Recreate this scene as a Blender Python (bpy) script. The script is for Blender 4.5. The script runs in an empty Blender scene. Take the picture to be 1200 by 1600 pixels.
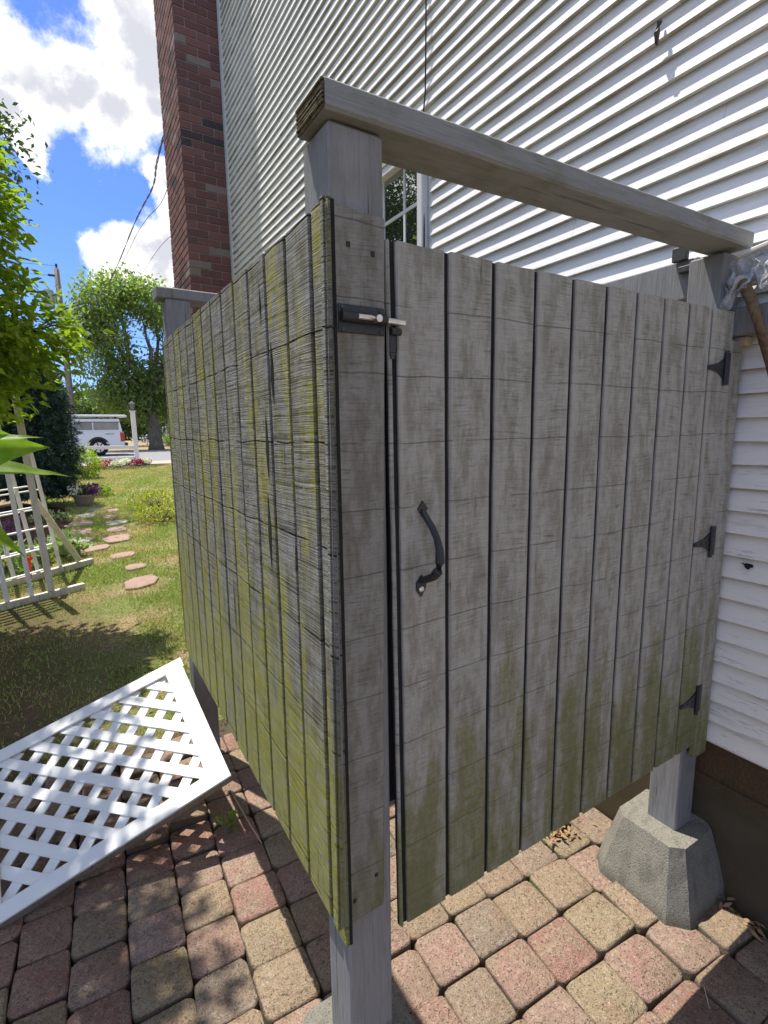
import bpy, math, random
import numpy as np
from mathutils import Vector, Matrix
R = math.radians
random.seed(7)
rng = np.random.default_rng(11)
sc = bpy.context.scene
COL = sc.collection

# ------------------------------------------------------------------ camera
cam = bpy.data.cameras.new('camera')
cam.sensor_fit = 'HORIZONTAL'
cam.sensor_width = 36.0
cam.lens = 23.85
cam.clip_start = 0.05
cam.clip_end = 900
camo = bpy.data.objects.new('camera', cam)
COL.objects.link(camo)
cr = Vector((0.8502, -0.52631, -0.01226)); cu = Vector((0.09258, 0.12656, 0.98763)); cf = Vector((0.51825, 0.84082, -0.15633))
mw = Matrix(((cr.x, cu.x, -cf.x), (cr.y, cu.y, -cf.y), (cr.z, cu.z, -cf.z))).to_4x4()
mw.translation = Vector((-0.33457, -0.67765, 1.41))
camo.matrix_world = mw
sc.camera = camo

# ------------------------------------------------------------------ sky and sun
SUN = Vector((-0.15, 0.34, 1.0)).normalized()
SUN_STRENGTH = 4.9
SKY_STRENGTH = 0.115
sc.view_settings.view_transform = 'Standard'
sc.view_settings.look = 'None'
sc.view_settings.gamma = 1
sc.view_settings.use_curve_mapping = False
sc.view_settings.exposure = 0.58

world = bpy.data.worlds.new('World')
sc.world = world
world.use_nodes = True
wt = world.node_tree
for nd in list(wt.nodes):
    wt.nodes.remove(nd)


class G:
    """small helper to write node graphs"""
    def __init__(s, nt):
        s.nt = nt

    def n(s, typ, props=None, **ins):
        nd = s.nt.nodes.new(typ)
        for k, v in (props or {}).items():
            setattr(nd, k, v)
        for k, v in ins.items():
            key = int(k[1:]) if (k[0] == '_' and k[1:].isdigit()) else k.replace('_', ' ')
            sk = nd.inputs[key]
            if isinstance(v, bpy.types.NodeSocket):
                s.nt.links.new(v, sk)
            elif v is not None:
                if sk.type == 'RGBA' and len(v) == 3:
                    v = (*v, 1)
                sk.default_value = v
        return nd

    def m(s, op, a, b=0.0, c=0.0, clamp=False):
        nd = s.n('ShaderNodeMath', {'operation': op, 'use_clamp': clamp}, _0=a, _1=b)
        if op in ('MULTIPLY_ADD', 'SMOOTH_MIN', 'SMOOTH_MAX', 'WRAP', 'COMPARE'):
            s._set(nd.inputs[2], c)
        return nd.outputs[0]

    def _set(s, sk, v):
        if isinstance(v, bpy.types.NodeSocket):
            s.nt.links.new(v, sk)
        else:
            sk.default_value = v

    def mix(s, f, a, b, blend='MIX'):
        nd = s.nt.nodes.new('ShaderNodeMix')
        nd.data_type = 'RGBA'
        nd.blend_type = blend
        for sk, v in ((nd.inputs[0], f), (nd.inputs[6], a), (nd.inputs[7], b)):
            if not isinstance(v, bpy.types.NodeSocket) and sk.type == 'RGBA' and len(v) == 3:
                v = (*v, 1)
            s._set(sk, v)
        return nd.outputs[2]

    def ss(s, x, lo, hi, to0=0.0, to1=1.0):
        nd = s.n('ShaderNodeMapRange', {'interpolation_type': 'SMOOTHSTEP'}, _0=x, _1=lo, _2=hi, _3=to0, _4=to1)
        return nd.outputs[0]

    def noise(s, vec, scale, detail=3.0, rough=0.55, dist=0.0):
        return s.n('ShaderNodeTexNoise', None, Vector=vec, Scale=scale, Detail=detail, Roughness=rough, Distortion=dist).outputs[0]

    def scale(s, vec, sx, sy, sz, off=(0, 0, 0)):
        return s.n('ShaderNodeMapping', None, Vector=vec, Scale=(sx, sy, sz), Location=off).outputs[0]


def build_sky():
    g = G(wt)
    sky = wt.nodes.new('ShaderNodeTexSky')
    sky.sky_type = 'NISHITA'
    sky.sun_disc = False
    sky.sun_elevation = math.asin(SUN.z)
    sky.sun_rotation = math.atan2(SUN.x, SUN.y)
    sky.altitude = 20
    sky.air_density = 1.0
    sky.dust_density = 0.35
    sky.ozone_density = 2.2
    tc = g.n('ShaderNodeTexCoord').outputs['Generated']
    d = g.n('ShaderNodeVectorMath', {'operation': 'NORMALIZE'}, _0=tc).outputs[0]
    wob = g.n('ShaderNodeTexNoise', None, Vector=d, Scale=9.0, Detail=7.0, Roughness=0.6).outputs['Color']
    wv = g.n('ShaderNodeVectorMath', {'operation': 'SUBTRACT'}, _0=wob, _1=(0.5, 0.5, 0.5)).outputs[0]
    dv = g.n('ShaderNodeVectorMath', {'operation': 'MULTIPLY_ADD'}, _0=wv, _1=(0.13, 0.13, 0.13), _2=d).outputs[0]
    puffs = [((-0.007, .879, .477), .062), ((.042, .884, .465), .062), ((.102, .89, .445), .07), ((.14, .84, .528), .088),
             ((.155, .865, .479), .06), ((-.03, .902, .432), .055), ((-.012, .917, .399), .028),
             ((.165, .909, .385), .030), ((.19, .915, .360), .04), ((.18, .924, .335), .028), ((.126, .946, .297), .05), ((.165, .946, .287), .06),
             ((.09, .955, .268), .045), ((.036, .961, .276), .010), ((.15, .80, .58), .12)]
    rr = random.Random(5)
    for _ in range(24):  # clouds out of view, added to make the ambient light more neutral
        az = rr.uniform(25, 335); el = rr.uniform(8, 70)
        puffs.append(((math.sin(R(az)) * math.cos(R(el)), math.cos(R(az)) * math.cos(R(el)), math.sin(R(el))), rr.uniform(.12, .30)))
    acc = None
    for c, r in puffs:
        v = Vector(c).normalized()
        dist = g.n('ShaderNodeVectorMath', {'operation': 'DISTANCE'}, _0=dv, _1=tuple(v)).outputs['Value']
        q = g.m('MULTIPLY_ADD', dist, -1.0 / r, 1.0)
        q = g.m('MAXIMUM', q, -1.0)
        acc = q if acc is None else g.m('SMOOTH_MAX', acc, q, 0.2)
    fine = g.noise(d, 26.0, 8.0, 0.65)
    fld = g.m('MULTIPLY_ADD', g.m('SUBTRACT', fine, 0.5), 0.9, acc)
    mask = g.ss(fld, -0.10, 0.40)
    thick = g.ss(fld, 0.22, 0.75)
    gn = g.ss(g.noise(d, 5.0, 4.0, 0.5), 0.46, 0.66)
    for c_, r_ in (((.118, .850, .508), .11), ((-.012, .900, .436), .05), ((.165, .93, .29), .045)):
        ds = g.n('ShaderNodeVectorMath', {'operation': 'DISTANCE'}, _0=dv, _1=tuple(Vector(c_).normalized())).outputs['Value']
        gn = g.m('MAXIMUM', gn, g.ss(ds, r_ * 1.1, r_ * .5))
    grey = g.m('MULTIPLY', thick, gn)
    ccol = g.mix(grey, (1.0, 0.985, 0.965), (0.50, 0.51, 0.56))
    skc = g.mix(1.0, sky.outputs[0], (0.56, 0.74, 1.16), 'MULTIPLY')
    b1 = g.n('ShaderNodeBackground', None, Color=skc, Strength=SKY_STRENGTH).outputs[0]
    b2 = g.n('ShaderNodeBackground', None, Color=ccol, Strength=1.0).outputs[0]
    mx = wt.nodes.new('ShaderNodeMixShader')
    wt.links.new(mask, mx.inputs[0]); wt.links.new(b1, mx.inputs[1]); wt.links.new(b2, mx.inputs[2])
    out = wt.nodes.new('ShaderNodeOutputWorld')
    wt.links.new(mx.outputs[0], out.inputs[0])


build_sky()
sl = bpy.data.lights.new('sun', 'SUN')
sl.energy = SUN_STRENGTH
sl.angle = R(0.53)
sl.color = (1.0, 0.955, 0.88)
so = bpy.data.objects.new('sun', sl)
COL.objects.link(so)
so.rotation_euler = SUN.to_track_quat('Z', 'Y').to_euler()
so.location = (0, 0, 20)

# ------------------------------------------------------------------ helpers: materials
MATS = {}


def mat(name, fn, rough=0.8, spec=0.3):
    m = bpy.data.materials.new(name)
    m.use_nodes = True
    nt = m.node_tree
    b = nt.nodes['Principled BSDF']
    b.inputs['Roughness'].default_value = rough
    b.inputs['Specular IOR Level'].default_value = spec
    g = G(nt)
    g.b = b
    g.out = nt.nodes['Material Output']
    g.P = g.n('ShaderNodeNewGeometry').outputs['Position']
    oi = g.n('ShaderNodeObjectInfo')
    g.rand = oi.outputs['Random']
    g.tc = g.n('ShaderNodeTexCoord')

    def col(c):
        g._set(b.inputs['Base Color'], (*c, 1) if isinstance(c, tuple) and len(c) == 3 else c)

    def bump(h, strength=0.5, dist=0.01):
        bp = g.n('ShaderNodeBump', None, Strength=strength, Distance=dist, Height=h)
        nt.links.new(bp.outputs[0], b.inputs['Normal'])
    g.col = col
    g.bump = bump
    fn(g)
    MATS[name] = m
    return m


def sep(g, v):
    s = g.n('ShaderNodeSeparateXYZ', None, Vector=v)
    return s.outputs[0], s.outputs[1], s.outputs[2]


def rough_wood(paint, dirt, algae, algae_amt, kerf, kerf_dark, base_alg=0.0, axis=0):
    """weathered rough sawn board: kerf lines across, streaky dirt, green algae"""
    def f(g):
        x, y, z = sep(g, g.P)
        u = x if axis == 0 else y
        off = g.m('MULTIPLY', g.rand, 37.0)
        cv = g.n('ShaderNodeCombineXYZ', None, X=u, Y=off, Z=z).outputs[0]
        warp = g.noise(g.scale(cv, 4, 1, 2), 1.0, 2.0)
        zz = g.m('MULTIPLY_ADD', warp, 0.035 if axis == 0 else 0.016, z)
        cw = g.n('ShaderNodeCombineXYZ', None, X=u, Y=off, Z=zz).outputs[0]
        k1 = g.noise(g.scale(cw, 14 if axis == 0 else 1.6, 1, 330 if axis == 0 else 150), 1.0, 4.0, 0.75)
        k2 = g.noise(g.scale(cw, 5 if axis == 0 else 1.5, 1, 620), 1.0, 2.0, 0.6)
        k3 = g.noise(g.scale(cw, 60, 1, 60), 1.0, 3.0, 0.7)
        gr = g.noise(g.scale(cw, 170, 1, 7), 1.0, 3.0, 0.6)
        # spaced saw lines
        zt = g.m('MULTIPLY_ADD', g.noise(g.scale(g.P, 5, 5, 1.5), 1.0, 2.0), 0.022, z)
        fr = g.m('FRACT', g.m('MULTIPLY', zt, 1 / 0.104 if axis == 0 else 1 / .165))
        line = g.ss(g.m('ABSOLUTE', g.m('SUBTRACT', fr, 0.5)), 0.0, 0.017, 1.0, 0.0)
        lm_ = g.ss(g.noise(g.scale(cv, 12, 1, 9), 1.0, 3.0), 0.34, 0.50)
        line = g.m('MULTIPLY', line, lm_)
        line = g.m('MAXIMUM', line, g.m('MULTIPLY', g.ss(g.noise(g.scale(cv, 90, 1, 5.5, (7, 2, 1)), 1.0, 3.0, 0.5), 0.715, 0.74), 0.8))
        ddirt = g.m('MULTIPLY', g.ss(k1, 0.46, 0.70), g.ss(g.noise(g.scale(cv, 40, 1, 14), 1.0, 5.0, 0.65), 0.34, 0.62))
        ddirt = g.m('MAXIMUM', ddirt, g.m('MULTIPLY', g.ss(g.noise(g.scale(cw, 22, 1, 700), 1.0, 3.0, 0.7), 0.5, 0.72), 0.6))
        blot = g.ss(g.noise(g.scale(cv, 34, 2, 11, (3, 1, 5)), 1.0, 7.0, 0.74), 0.40, 0.64)
        c = g.mix(g.m('MULTIPLY', g.ss(k3, 0.35, 0.7), 0.5), paint, tuple(p * 0.82 for p in paint))
        if axis == 0:
            gx = sep(g, g.tc.outputs['Generated'])[0]
            mid = g.ss(g.m('ABSOLUTE', g.m('ADD', g.m('SUBTRACT', gx, 0.5), g.m('MULTIPLY', g.m('SUBTRACT', warp, 0.5), 0.3))), 0.46, 0.28, 0.35, 1.0)
            blot = g.m('MULTIPLY', blot, mid); ddirt = g.m('MULTIPLY', ddirt, mid)
        c = g.mix(g.m('MULTIPLY', blot, 0.8), c, dirt)
        if axis == 1:
            c = g.mix(g.ss(k1, 0.47, 0.40, 0, 0.65), c, (0.06, 0.055, 0.04))
        c = g.mix(g.m('MULTIPLY', ddirt, 0.75), c, tuple(p * 0.45 for p in dirt))
        c = g.mix(g.m('MULTIPLY', g.ss(gr, 0.55, 0.8), 0.3), c, tuple(p * 0.6 for p in dirt))
        c = g.mix(g.m('MULTIPLY', line, 0.55 if axis == 0 else .9), c, (0.03, 0.03, 0.028))
        low = g.ss(z, 1.25, 0.52)
        al = g.noise(g.scale(cv, 13, 3, 2.6, (1, 8, 2)), 1.0, 6.0, 0.68)
        thr = g.m('MULTIPLY_ADD', low, -algae_amt, 0.66 - base_alg)
        am = g.ss(g.m('SUBTRACT', al, thr), 0.0, 0.14)
        am = g.m('MULTIPLY', am, g.ss(k3, 0.25, 0.6, 0.45, 1.0))
        am = g.m('MULTIPLY', am, g.ss(k1, 0.36, 0.56, 1.0, 0.55))
        c = g.mix(g.m('MULTIPLY', am, 0.86), c, algae)
        if axis == 0:
            c = g.mix(g.m('MULTIPLY', g.ss(z, 1.0, 0.52), g.ss(al, 0.42, 0.6, 0.1, 0.6)), c, (0.13, 0.13, 0.045))
        g.col(c)
        h = g.m('MULTIPLY_ADD', k2, 0.6, g.m('MULTIPLY', k1, 1.0))
        h = g.m('MULTIPLY_ADD', k3, 0.25, h)
        h = g.m('MULTIPLY_ADD', line, -0.8, h)
        h = g.m('MULTIPLY_ADD', gr, 0.15, h)
        g.bump(h, kerf, kerf_dark)
    return f


GREY = (0.425, 0.405, 0.355)
mat('gate_wood', rough_wood(GREY, (0.235, 0.22, 0.17), (0.165, 0.17, 0.022), 0.34, 0.6, 0.0035, -0.02), 0.85, 0.2)
mat('panel_wood', rough_wood((0.43, 0.43, 0.41), (0.25, 0.24, 0.15), (0.48, 0.475, 0.03), 0.20, 1.0, 0.034, 0.175, axis=1), 0.9, 0.1)
mat('strip_wood', rough_wood((0.28, 0.268, 0.235), (0.15, 0.135, 0.10), (0.13, 0.135, 0.03), 0.20, 0.5, 0.004, -0.03), 0.85, 0.2)


def f_paint(base, dirty, amt=0.5, bumpd=0.002, axis=2):
    def sc3(P, across, along, g):
        v = [across] * 3
        v[axis] = along
        return g.scale(P, *v)

    def f(g):
        P = g.P
        n1 = g.noise(sc3(P, 30, 5, g), 1.0, 5.0, 0.65)
        n2 = g.noise(sc3(P, 260, 9, g), 1.0, 4.0, 0.65, 0.4)
        n3 = g.noise(P, 6.0, 5.0, 0.65)
        c = g.mix(g.m('MULTIPLY', g.ss(n1, 0.45, 0.75), amt), base, dirty)
        c = g.mix(g.m('MULTIPLY', g.ss(n3, 0.50, 0.68), amt * 0.8), c, dirty)
        c = g.mix(g.ss(n2, 0.52, 0.68, 0, 0.5), c, tuple(v * 0.55 for v in base))
        c = g.mix(g.ss(n2, 0.42, 0.32, 0, 0.35), c, tuple(min(.9, v * 1.25) for v in base))
        crack = g.ss(g.noise(sc3(P, 120, 3.0, g), 1.0, 3.0, 0.5), 0.69, 0.72)
        kn = g.n('ShaderNodeTexVoronoi', None, Vector=sc3(P, 7.0, 3.2, g), Scale=1.0, Randomness=1.0).outputs['Distance']
        knot = g.ss(kn, 0.10, 0.05)
        c = g.mix(g.m('MULTIPLY', knot, 0.6), c, tuple(v * 0.35 for v in base))
        c = g.mix(g.m('MULTIPLY', crack, 0.85), c, (0.05, 0.045, 0.04))
        g.col(c)
        h = g.m('MULTIPLY_ADD', crack, -1.8, g.m('MULTIPLY_ADD', n2, 1.3, n1))
        g.bump(g.m('MULTIPLY_ADD', knot, -0.6, h), 0.8, bumpd)
    return f


mat('post_paint', f_paint((0.26, 0.255, 0.25), (0.15, 0.14, 0.115), 0.5, 0.003), 0.65, 0.3)
mat('rail_paint', f_paint((0.25, 0.25, 0.24), (0.14, 0.14, 0.085), 0.7, 0.003, 0), 0.7, 0.3)
mat('inner_wood', f_paint((0.16, 0.155, 0.15), (0.08, 0.075, 0.06), 0.6), 0.85, 0.2)


def f_raw(g):
    P = g.P
    n1 = g.noise(g.scale(P, 40, 40, 260), 1.0, 4.0, 0.7)
    n2 = g.noise(P, 40.0, 4.0, 0.6)
    c = g.mix(n2, (0.26, 0.23, 0.15), (0.12, 0.11, 0.06))
    c = g.mix(g.ss(n1, 0.5, 0.6), c, (0.045, 0.04, 0.03))
    g.col(c)
    g.bump(n1, 1.0, 0.012)


mat('end_grain', f_raw, 0.95, 0.1)


def f_clap(g):
    P = g.P
    x, y, z = sep(g, P)
    n1 = g.noise(g.scale(P, 5, 5, 60), 1.0, 5.0, 0.7)
    n2 = g.noise(g.scale(P, 30, 30, 300), 1.0, 4.0, 0.65)
    c = g.mix(g.ss(n1, 0.4, 0.75), (0.82, 0.815, 0.80), (0.68, 0.67, 0.635))
    low = g.ss(z, 1.9, 0.9)
    near = g.ss(y, 0.25, -0.02, .25, 1.0)
    c = g.mix(g.m('MULTIPLY', low, 0.9), c, (0.86, 0.81, 0.70))
    pe = g.ss(g.noise(g.scale(P, 8, 11, 150), 1.0, 8.0, 0.8), 0.545, 0.62)
    pe = g.m('MULTIPLY', pe, g.ss(g.noise(P, 7.0, 3.0), 0.42, 0.6, 0.15, 1.0))
    pe = g.m('MULTIPLY', pe, g.m('MULTIPLY', low, near))
    c = g.mix(g.m('MULTIPLY', pe, 0.75), c, (0.26, 0.24, 0.20))
    rust = g.ss(g.noise(g.scale(P, 3, 3, 22, (4, 1, 0)), 1.0, 4.0, 0.6), 0.60, 0.75)
    c = g.mix(g.m('MULTIPLY', rust, 0.35), c, (0.42, 0.36, 0.27))
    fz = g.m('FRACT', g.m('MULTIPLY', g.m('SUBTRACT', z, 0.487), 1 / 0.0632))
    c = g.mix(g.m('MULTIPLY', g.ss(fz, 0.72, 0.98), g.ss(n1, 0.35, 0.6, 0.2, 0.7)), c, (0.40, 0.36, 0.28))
    seam = g.m('MULTIPLY', g.ss(g.m('ABSOLUTE', g.m('SUBTRACT', g.m('FRACT', g.m('MULTIPLY_ADD', g.rand, 3.0, g.m('MULTIPLY', y, 0.31))), 0.5)), 0.0, 0.0005, 1.0, 0.0), 0.5)
    c = g.mix(seam, c, (0.2, 0.19, 0.18))
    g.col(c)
    g.bump(g.m('ADD', n2, n1), 0.35, 0.002)


mat('clapboard_paint', f_clap, 0.55, 0.35)


def simple(name, c, rough=0.6, spec=0.3, var=0.12, scale=20.0, bd=0.0, metal=0.0):
    def f(g):
        n = g.noise(g.P, scale, 4.0, 0.6)
        g.col(g.mix(n, tuple(v * (1 - var) for v in c), tuple(min(1, v * (1 + var)) for v in c)))
        g.b.inputs['Metallic'].default_value = metal
        if bd:
            g.bump(n, 0.6, bd)
    return mat(name, f, rough, spec)


def ramp(g, fac, stops, interp='CONSTANT'):
    nd = g.nt.nodes.new('ShaderNodeValToRGB')
    cr_ = nd.color_ramp
    cr_.interpolation = interp
    while len(cr_.elements) < len(stops):
        cr_.elements.new(0.5)
    for e, (p, c) in zip(cr_.elements, stops):
        e.position = p
        e.color = (*c, 1)
    g._set(nd.inputs[0], fac)
    return nd.outputs[0]


def f_brick(g):
    c = ramp(g, g.rand, [(0, (.21, .10, .09)), (.22, (.18, .088, .08)), (.40, (.235, .115, .10)), (.56, (.165, .09, .085)), (.72, (.075, .062, .066)), (.80, (.26, .21, .185)), (.90, (.17, .085, .075))])
    n = g.noise(g.P, 60.0, 5.0, 0.7)
    c = g.mix(g.ss(n, 0.5, 0.75, 0, 0.5), c, (0.30, 0.22, 0.19))
    c = g.mix(g.ss(n, 0.5, 0.25, 0, 0.4), c, (0.07, 0.03, 0.028))
    g.col(c)
    g.bump(n, 0.6, 0.004)


mat('brick', f_brick, 0.9, 0.15)
simple('mortar', (0.33, 0.285, 0.26), 0.95, 0.1, 0.2, 60, 0.003)


def f_paver(g):
    c = ramp(g, g.rand, [(0, (.325, .235, .155)), (.16, (.345, .215, .165)), (.30, (.29, .215, .155)), (.44, (.34, .25, .16)), (.56, (.32, .175, .135)),
                         (.68, (.27, .21, .155)), (.8, (.355, .235, .18)), (.9, (.32, .25, .15))])
    P = g.P
    big = g.noise(P, 14.0, 3.0, 0.6)
    c = g.mix(g.ss(big, 0.42, 0.68, 0, 0.7), c, (0.30, 0.235, 0.155))
    c2 = g.noise(g.n('ShaderNodeVectorMath', {'operation': 'ADD'}, _0=P, _1=(5, 3, 1)).outputs[0], 10.0, 3.0, 0.6)
    c = g.mix(g.ss(c2, 0.5, 0.78, 0, 0.4), c, (0.34, 0.15, 0.11))
    z = sep(g, P)[2]
    sp = g.n('ShaderNodeTexVoronoi', {'feature': 'F1'}, Vector=P, Scale=190.0, Randomness=1.0)
    spm = g.m('MULTIPLY', g.ss(sp.outputs['Distance'], 0.16, 0.34, 1.0, 0.0), g.ss(g.noise(P, 90.0, 2.0), 0.50, 0.62))
    c = g.mix(g.m('MULTIPLY', spm, 0.75), c, (0.62, 0.54, 0.44))
    fn = g.noise(P, 260.0, 4.0, 0.7)
    c = g.mix(g.ss(fn, 0.54, 0.34, 0, 0.75), c, (0.11, 0.08, 0.06))
    md = g.noise(P, 70.0, 4.0, 0.7)
    c = g.mix(g.ss(md, 0.5, 0.72, 0, 0.5), c, (0.45, 0.36, 0.27))
    c = g.mix(g.ss(md, 0.5, 0.3, 0, 0.45), c, (0.14, 0.10, 0.075))
    lz = sep(g, g.tc.outputs['Object'])[2]
    jd = g.ss(g.m('MULTIPLY_ADD', g.m('SUBTRACT', big, 0.5), 0.012, lz), -0.002, -0.009)
    moss = g.ss(g.noise(P, 9.0, 3.0, 0.6), 0.56, 0.66)
    c = g.mix(g.m('MULTIPLY', jd, 0.8), c, g.mix(moss, (0.12, 0.09, 0.065), (0.09, 0.11, 0.025)))
    c = g.mix(g.ss(g.noise(P, 3.2, 4.0, 0.65), 0.5, 0.72, 0, 0.4), c, (0.15, 0.115, 0.08))
    pit = g.ss(g.noise(P, 130.0, 3.0, 0.6), 0.40, 0.30)
    c = g.mix(g.m('MULTIPLY', pit, 0.5), c, (0.10, 0.075, 0.055))
    g.col(c)
    h = g.m('MULTIPLY_ADD', pit, -0.8, fn)
    h = g.m('MULTIPLY_ADD', g.noise(P, 35.0, 3.0), 1.4, h)
    h = g.m('MULTIPLY_ADD', md, 1.2, h)
    g.bump(h, 0.8, 0.006)


mat('paver', f_paver, 0.92, 0.15)


def f_concrete(c1, c2, sc_=60):
    def f(g):
        P = g.P
        n = g.noise(P, 12.0, 5.0, 0.7)
        f_ = g.noise(P, sc_ * 4.0, 4.0, 0.7)
        vo = g.n('ShaderNodeTexVoronoi', None, Vector=P, Scale=240.0).outputs['Distance']
        c = g.mix(n, c1, c2)
        c = g.mix(g.ss(f_, 0.48, 0.33, 0, 0.8), c, (0.06, 0.055, 0.045))
        st = g.ss(g.noise(g.scale(P, 30, 30, 6), 1.0, 4.0, 0.6), 0.5, 0.7)
        c = g.mix(g.m('MULTIPLY', st, 0.45), c, (0.13, 0.12, 0.085))
        zc = sep(g, P)[2]
        c = g.mix(g.m('MULTIPLY', g.ss(zc, 0.05, 0.0), 0.6), c, (0.10, 0.09, 0.05))
        c = g.mix(g.ss(vo, 0.22, 0.1, 0, 0.5), c, (0.5, 0.49, 0.46))
        g.col(c)
        g.bump(g.m('MULTIPLY_ADD', n, 1.2, f_), 1.0, 0.009)
    return f


mat('concrete', f_concrete((0.40, 0.375, 0.31), (0.25, 0.235, 0.185)), 0.95, 0.15)


def f_found(g):
    P = g.P
    x, y, z = sep(g, P)
    n = g.noise(P, 9.0, 5.0, 0.7)
    f_ = g.noise(P, 150.0, 4.0, 0.75)
    c = g.mix(n, (0.115, 0.09, 0.055), (0.065, 0.05, 0.03))
    up = g.ss(z, 0.30, 0.38)
    c = g.mix(g.m('MULTIPLY', up, g.ss(f_, 0.42, 0.6)), c, (0.15, 0.085, 0.04))
    c = g.mix(g.ss(f_, 0.6, 0.75, 0, 0.4), c, (0.24, 0.21, 0.16))
    g.col(c)
    g.bump(g.m('MULTIPLY', f_, g.ss(z, 0.28, 0.38, 0.3, 1.6)), 0.9, 0.006)


mat('foundation', f_found, 0.95, 0.1)
simple('white_vinyl', (0.79, 0.775, 0.73), 0.45, 0.4, 0.05, 25)
simple('white_trim', (0.72, 0.72, 0.70), 0.5, 0.4, 0.1, 15)
simple('cream_trim', (0.55, 0.49, 0.37), 0.6, 0.3, 0.1, 15)
mat('old_white', f_paint((0.66, 0.62, 0.53), (0.34, 0.30, 0.21), 0.5, 0.002), 0.6, 0.3)
mat('trellis_slat', f_paint((0.78, 0.77, 0.73), (0.5, 0.46, 0.38), 0.4, 0.002), 0.6, 0.3)
mat('frame_edge', f_paint((0.27, 0.235, 0.18), (0.13, 0.105, 0.075), 0.7, 0.003), 0.7, 0.3)
simple('black_iron', (0.022, 0.022, 0.024), 0.42, 0.5, 0.4, 120, 0.0012)
simple('worn_iron', (0.05, 0.047, 0.045), 0.55, 0.5, 0.5, 120, 0.0012)
simple('steel', (0.72, 0.70, 0.66), 0.33, 0.5, 0.2, 150, 0.0005, 1.0)
simple('cable', (0.012, 0.012, 0.013), 0.5, 0.4)
simple('wire_grey', (0.09, 0.09, 0.095), 0.6, 0.3)
simple('rubber', (0.02, 0.02, 0.021), 0.8, 0.2)
simple('truck_paint', (0.70, 0.71, 0.73), 0.25, 0.5, 0.02)
simple('truck_dark', (0.03, 0.03, 0.033), 0.5, 0.4)
simple('alloy', (0.55, 0.56, 0.58), 0.35, 0.5, 0.1, 8, 0, 0.9)
simple('red_lens', (0.40, 0.018, 0.015), 0.2, 0.6)
simple('roof_rust', (0.34, 0.25, 0.17), 0.8, 0.2, 0.3, 5)
simple('asphalt_roof', (0.10, 0.10, 0.105), 0.95, 0.1, 0.3, 40)
simple('lantern_metal', (0.06, 0.06, 0.062), 0.5, 0.4)
simple('terracotta', (0.25, 0.20, 0.155), 0.85, 0.2, 0.2, 30, 0.002)
simple('stone_pink', (0.33, 0.225, 0.185), 0.95, 0.1, 0.22, 14, 0.006)
simple('stone_grey', (0.29, 0.275, 0.24), 0.95, 0.1, 0.22, 14, 0.006)
simple('pole_wood', (0.24, 0.215, 0.18), 0.9, 0.1, 0.3, 3)
simple('galvanised', (0.36, 0.38, 0.40), 0.5, 0.4, 0.1, 3, 0, 0.3)
simple('house_grey', (0.50, 0.50, 0.50), 0.8, 0.2, 0.05, 3)
simple('groove_black', (0.022, 0.023, 0.023), 0.9, 0.15, 0.4, 80, 0.001)  # near-black colour for the sheets behind the board grooves and the door stop
simple('tan_block', (0.42, 0.33, 0.22), 0.8, 0.2, 0.15, 60)
simple('red_plastic', (0.75, 0.03, 0.012), 0.35, 0.5, 0.1, 60)
simple('curtain', (0.26, 0.26, 0.26), 0.9, 0.1, 0.3, 6)
simple('dead_leaf', (0.30, 0.19, 0.10), 0.85, 0.2, 0.4, 40)
simple('old_pipe', (0.16, 0.105, 0.055), 0.8, 0.3, 0.95, 75, 0.008)


def f_bark(c1, c2):
    def f(g):
        n = g.noise(g.scale(g.P, 14, 14, 3), 1.0, 5.0, 0.7)
        g.col(g.mix(g.ss(n, 0.35, 0.65), c1, c2))
        g.bump(n, 1.0, 0.03)
    return f


mat('bark', f_bark((0.05, 0.042, 0.032), (0.17, 0.145, 0.115)), 0.95, 0.1)
mat('bark_light', f_bark((0.10, 0.085, 0.06), (0.22, 0.19, 0.15)), 0.95, 0.1)


def leaf(name, c1, c2, trans=0.45, rough=0.45, sc_=2.0, spec=0.4):
    """two sided leaf: colour varies from leaf to leaf by a soft noise, part of the light passes through"""
    def f(g):
        n = g.noise(g.P, sc_, 2.0, 0.5)
        n2 = g.noise(g.P, sc_ * 14, 1.0, 0.5)
        ff = g.m('MULTIPLY_ADD', n2, 0.6, g.m('MULTIPLY', n, 0.5))
        c = g.mix(g.ss(ff, 0.38, 0.72), c1, c2)
        g.col(c)
        tr = g.n('ShaderNodeBsdfTranslucent', None, Color=g.mix(1.0, c, (1.15, 1.35, 0.45), 'MULTIPLY'))
        mx = g.n('ShaderNodeMixShader', None, _0=trans)
        g.nt.links.new(g.b.outputs[0], mx.inputs[1])
        g.nt.links.new(tr.outputs[0], mx.inputs[2])
        g.nt.links.new(mx.outputs[0], g.out.inputs[0])
    return mat(name, f, rough, spec)


leaf('leaf_bright', (0.13, 0.20, 0.02), (0.36, 0.46, 0.05), 0.5)
leaf('leaf_big', (0.17, 0.28, 0.03), (0.25, 0.36, 0.05), 0.55, 0.4, 4.0)
leaf('leaf_dark', (0.030, 0.062, 0.017), (0.065, 0.11, 0.03), 0.3)
leaf('leaf_street', (0.13, 0.19, 0.06), (0.28, 0.34, 0.13), 0.55, 0.5, 0.4)
leaf('leaf_far', (0.06, 0.10, 0.03), (0.12, 0.18, 0.05), 0.35, 0.6, 0.3)
leaf('needle_blue', (0.03, 0.06, 0.045), (0.085, 0.14, 0.11), 0.1, 0.6, 3.0, 0.2)
leaf('leaf_yellow', (0.22, 0.26, 0.045), (0.48, 0.44, 0.05), 0.35, 0.5, 5.0)
leaf('leaf_hosta', (0.14, 0.24, 0.06), (0.42, 0.48, 0.26), 0.3, 0.5, 9.0)
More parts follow.
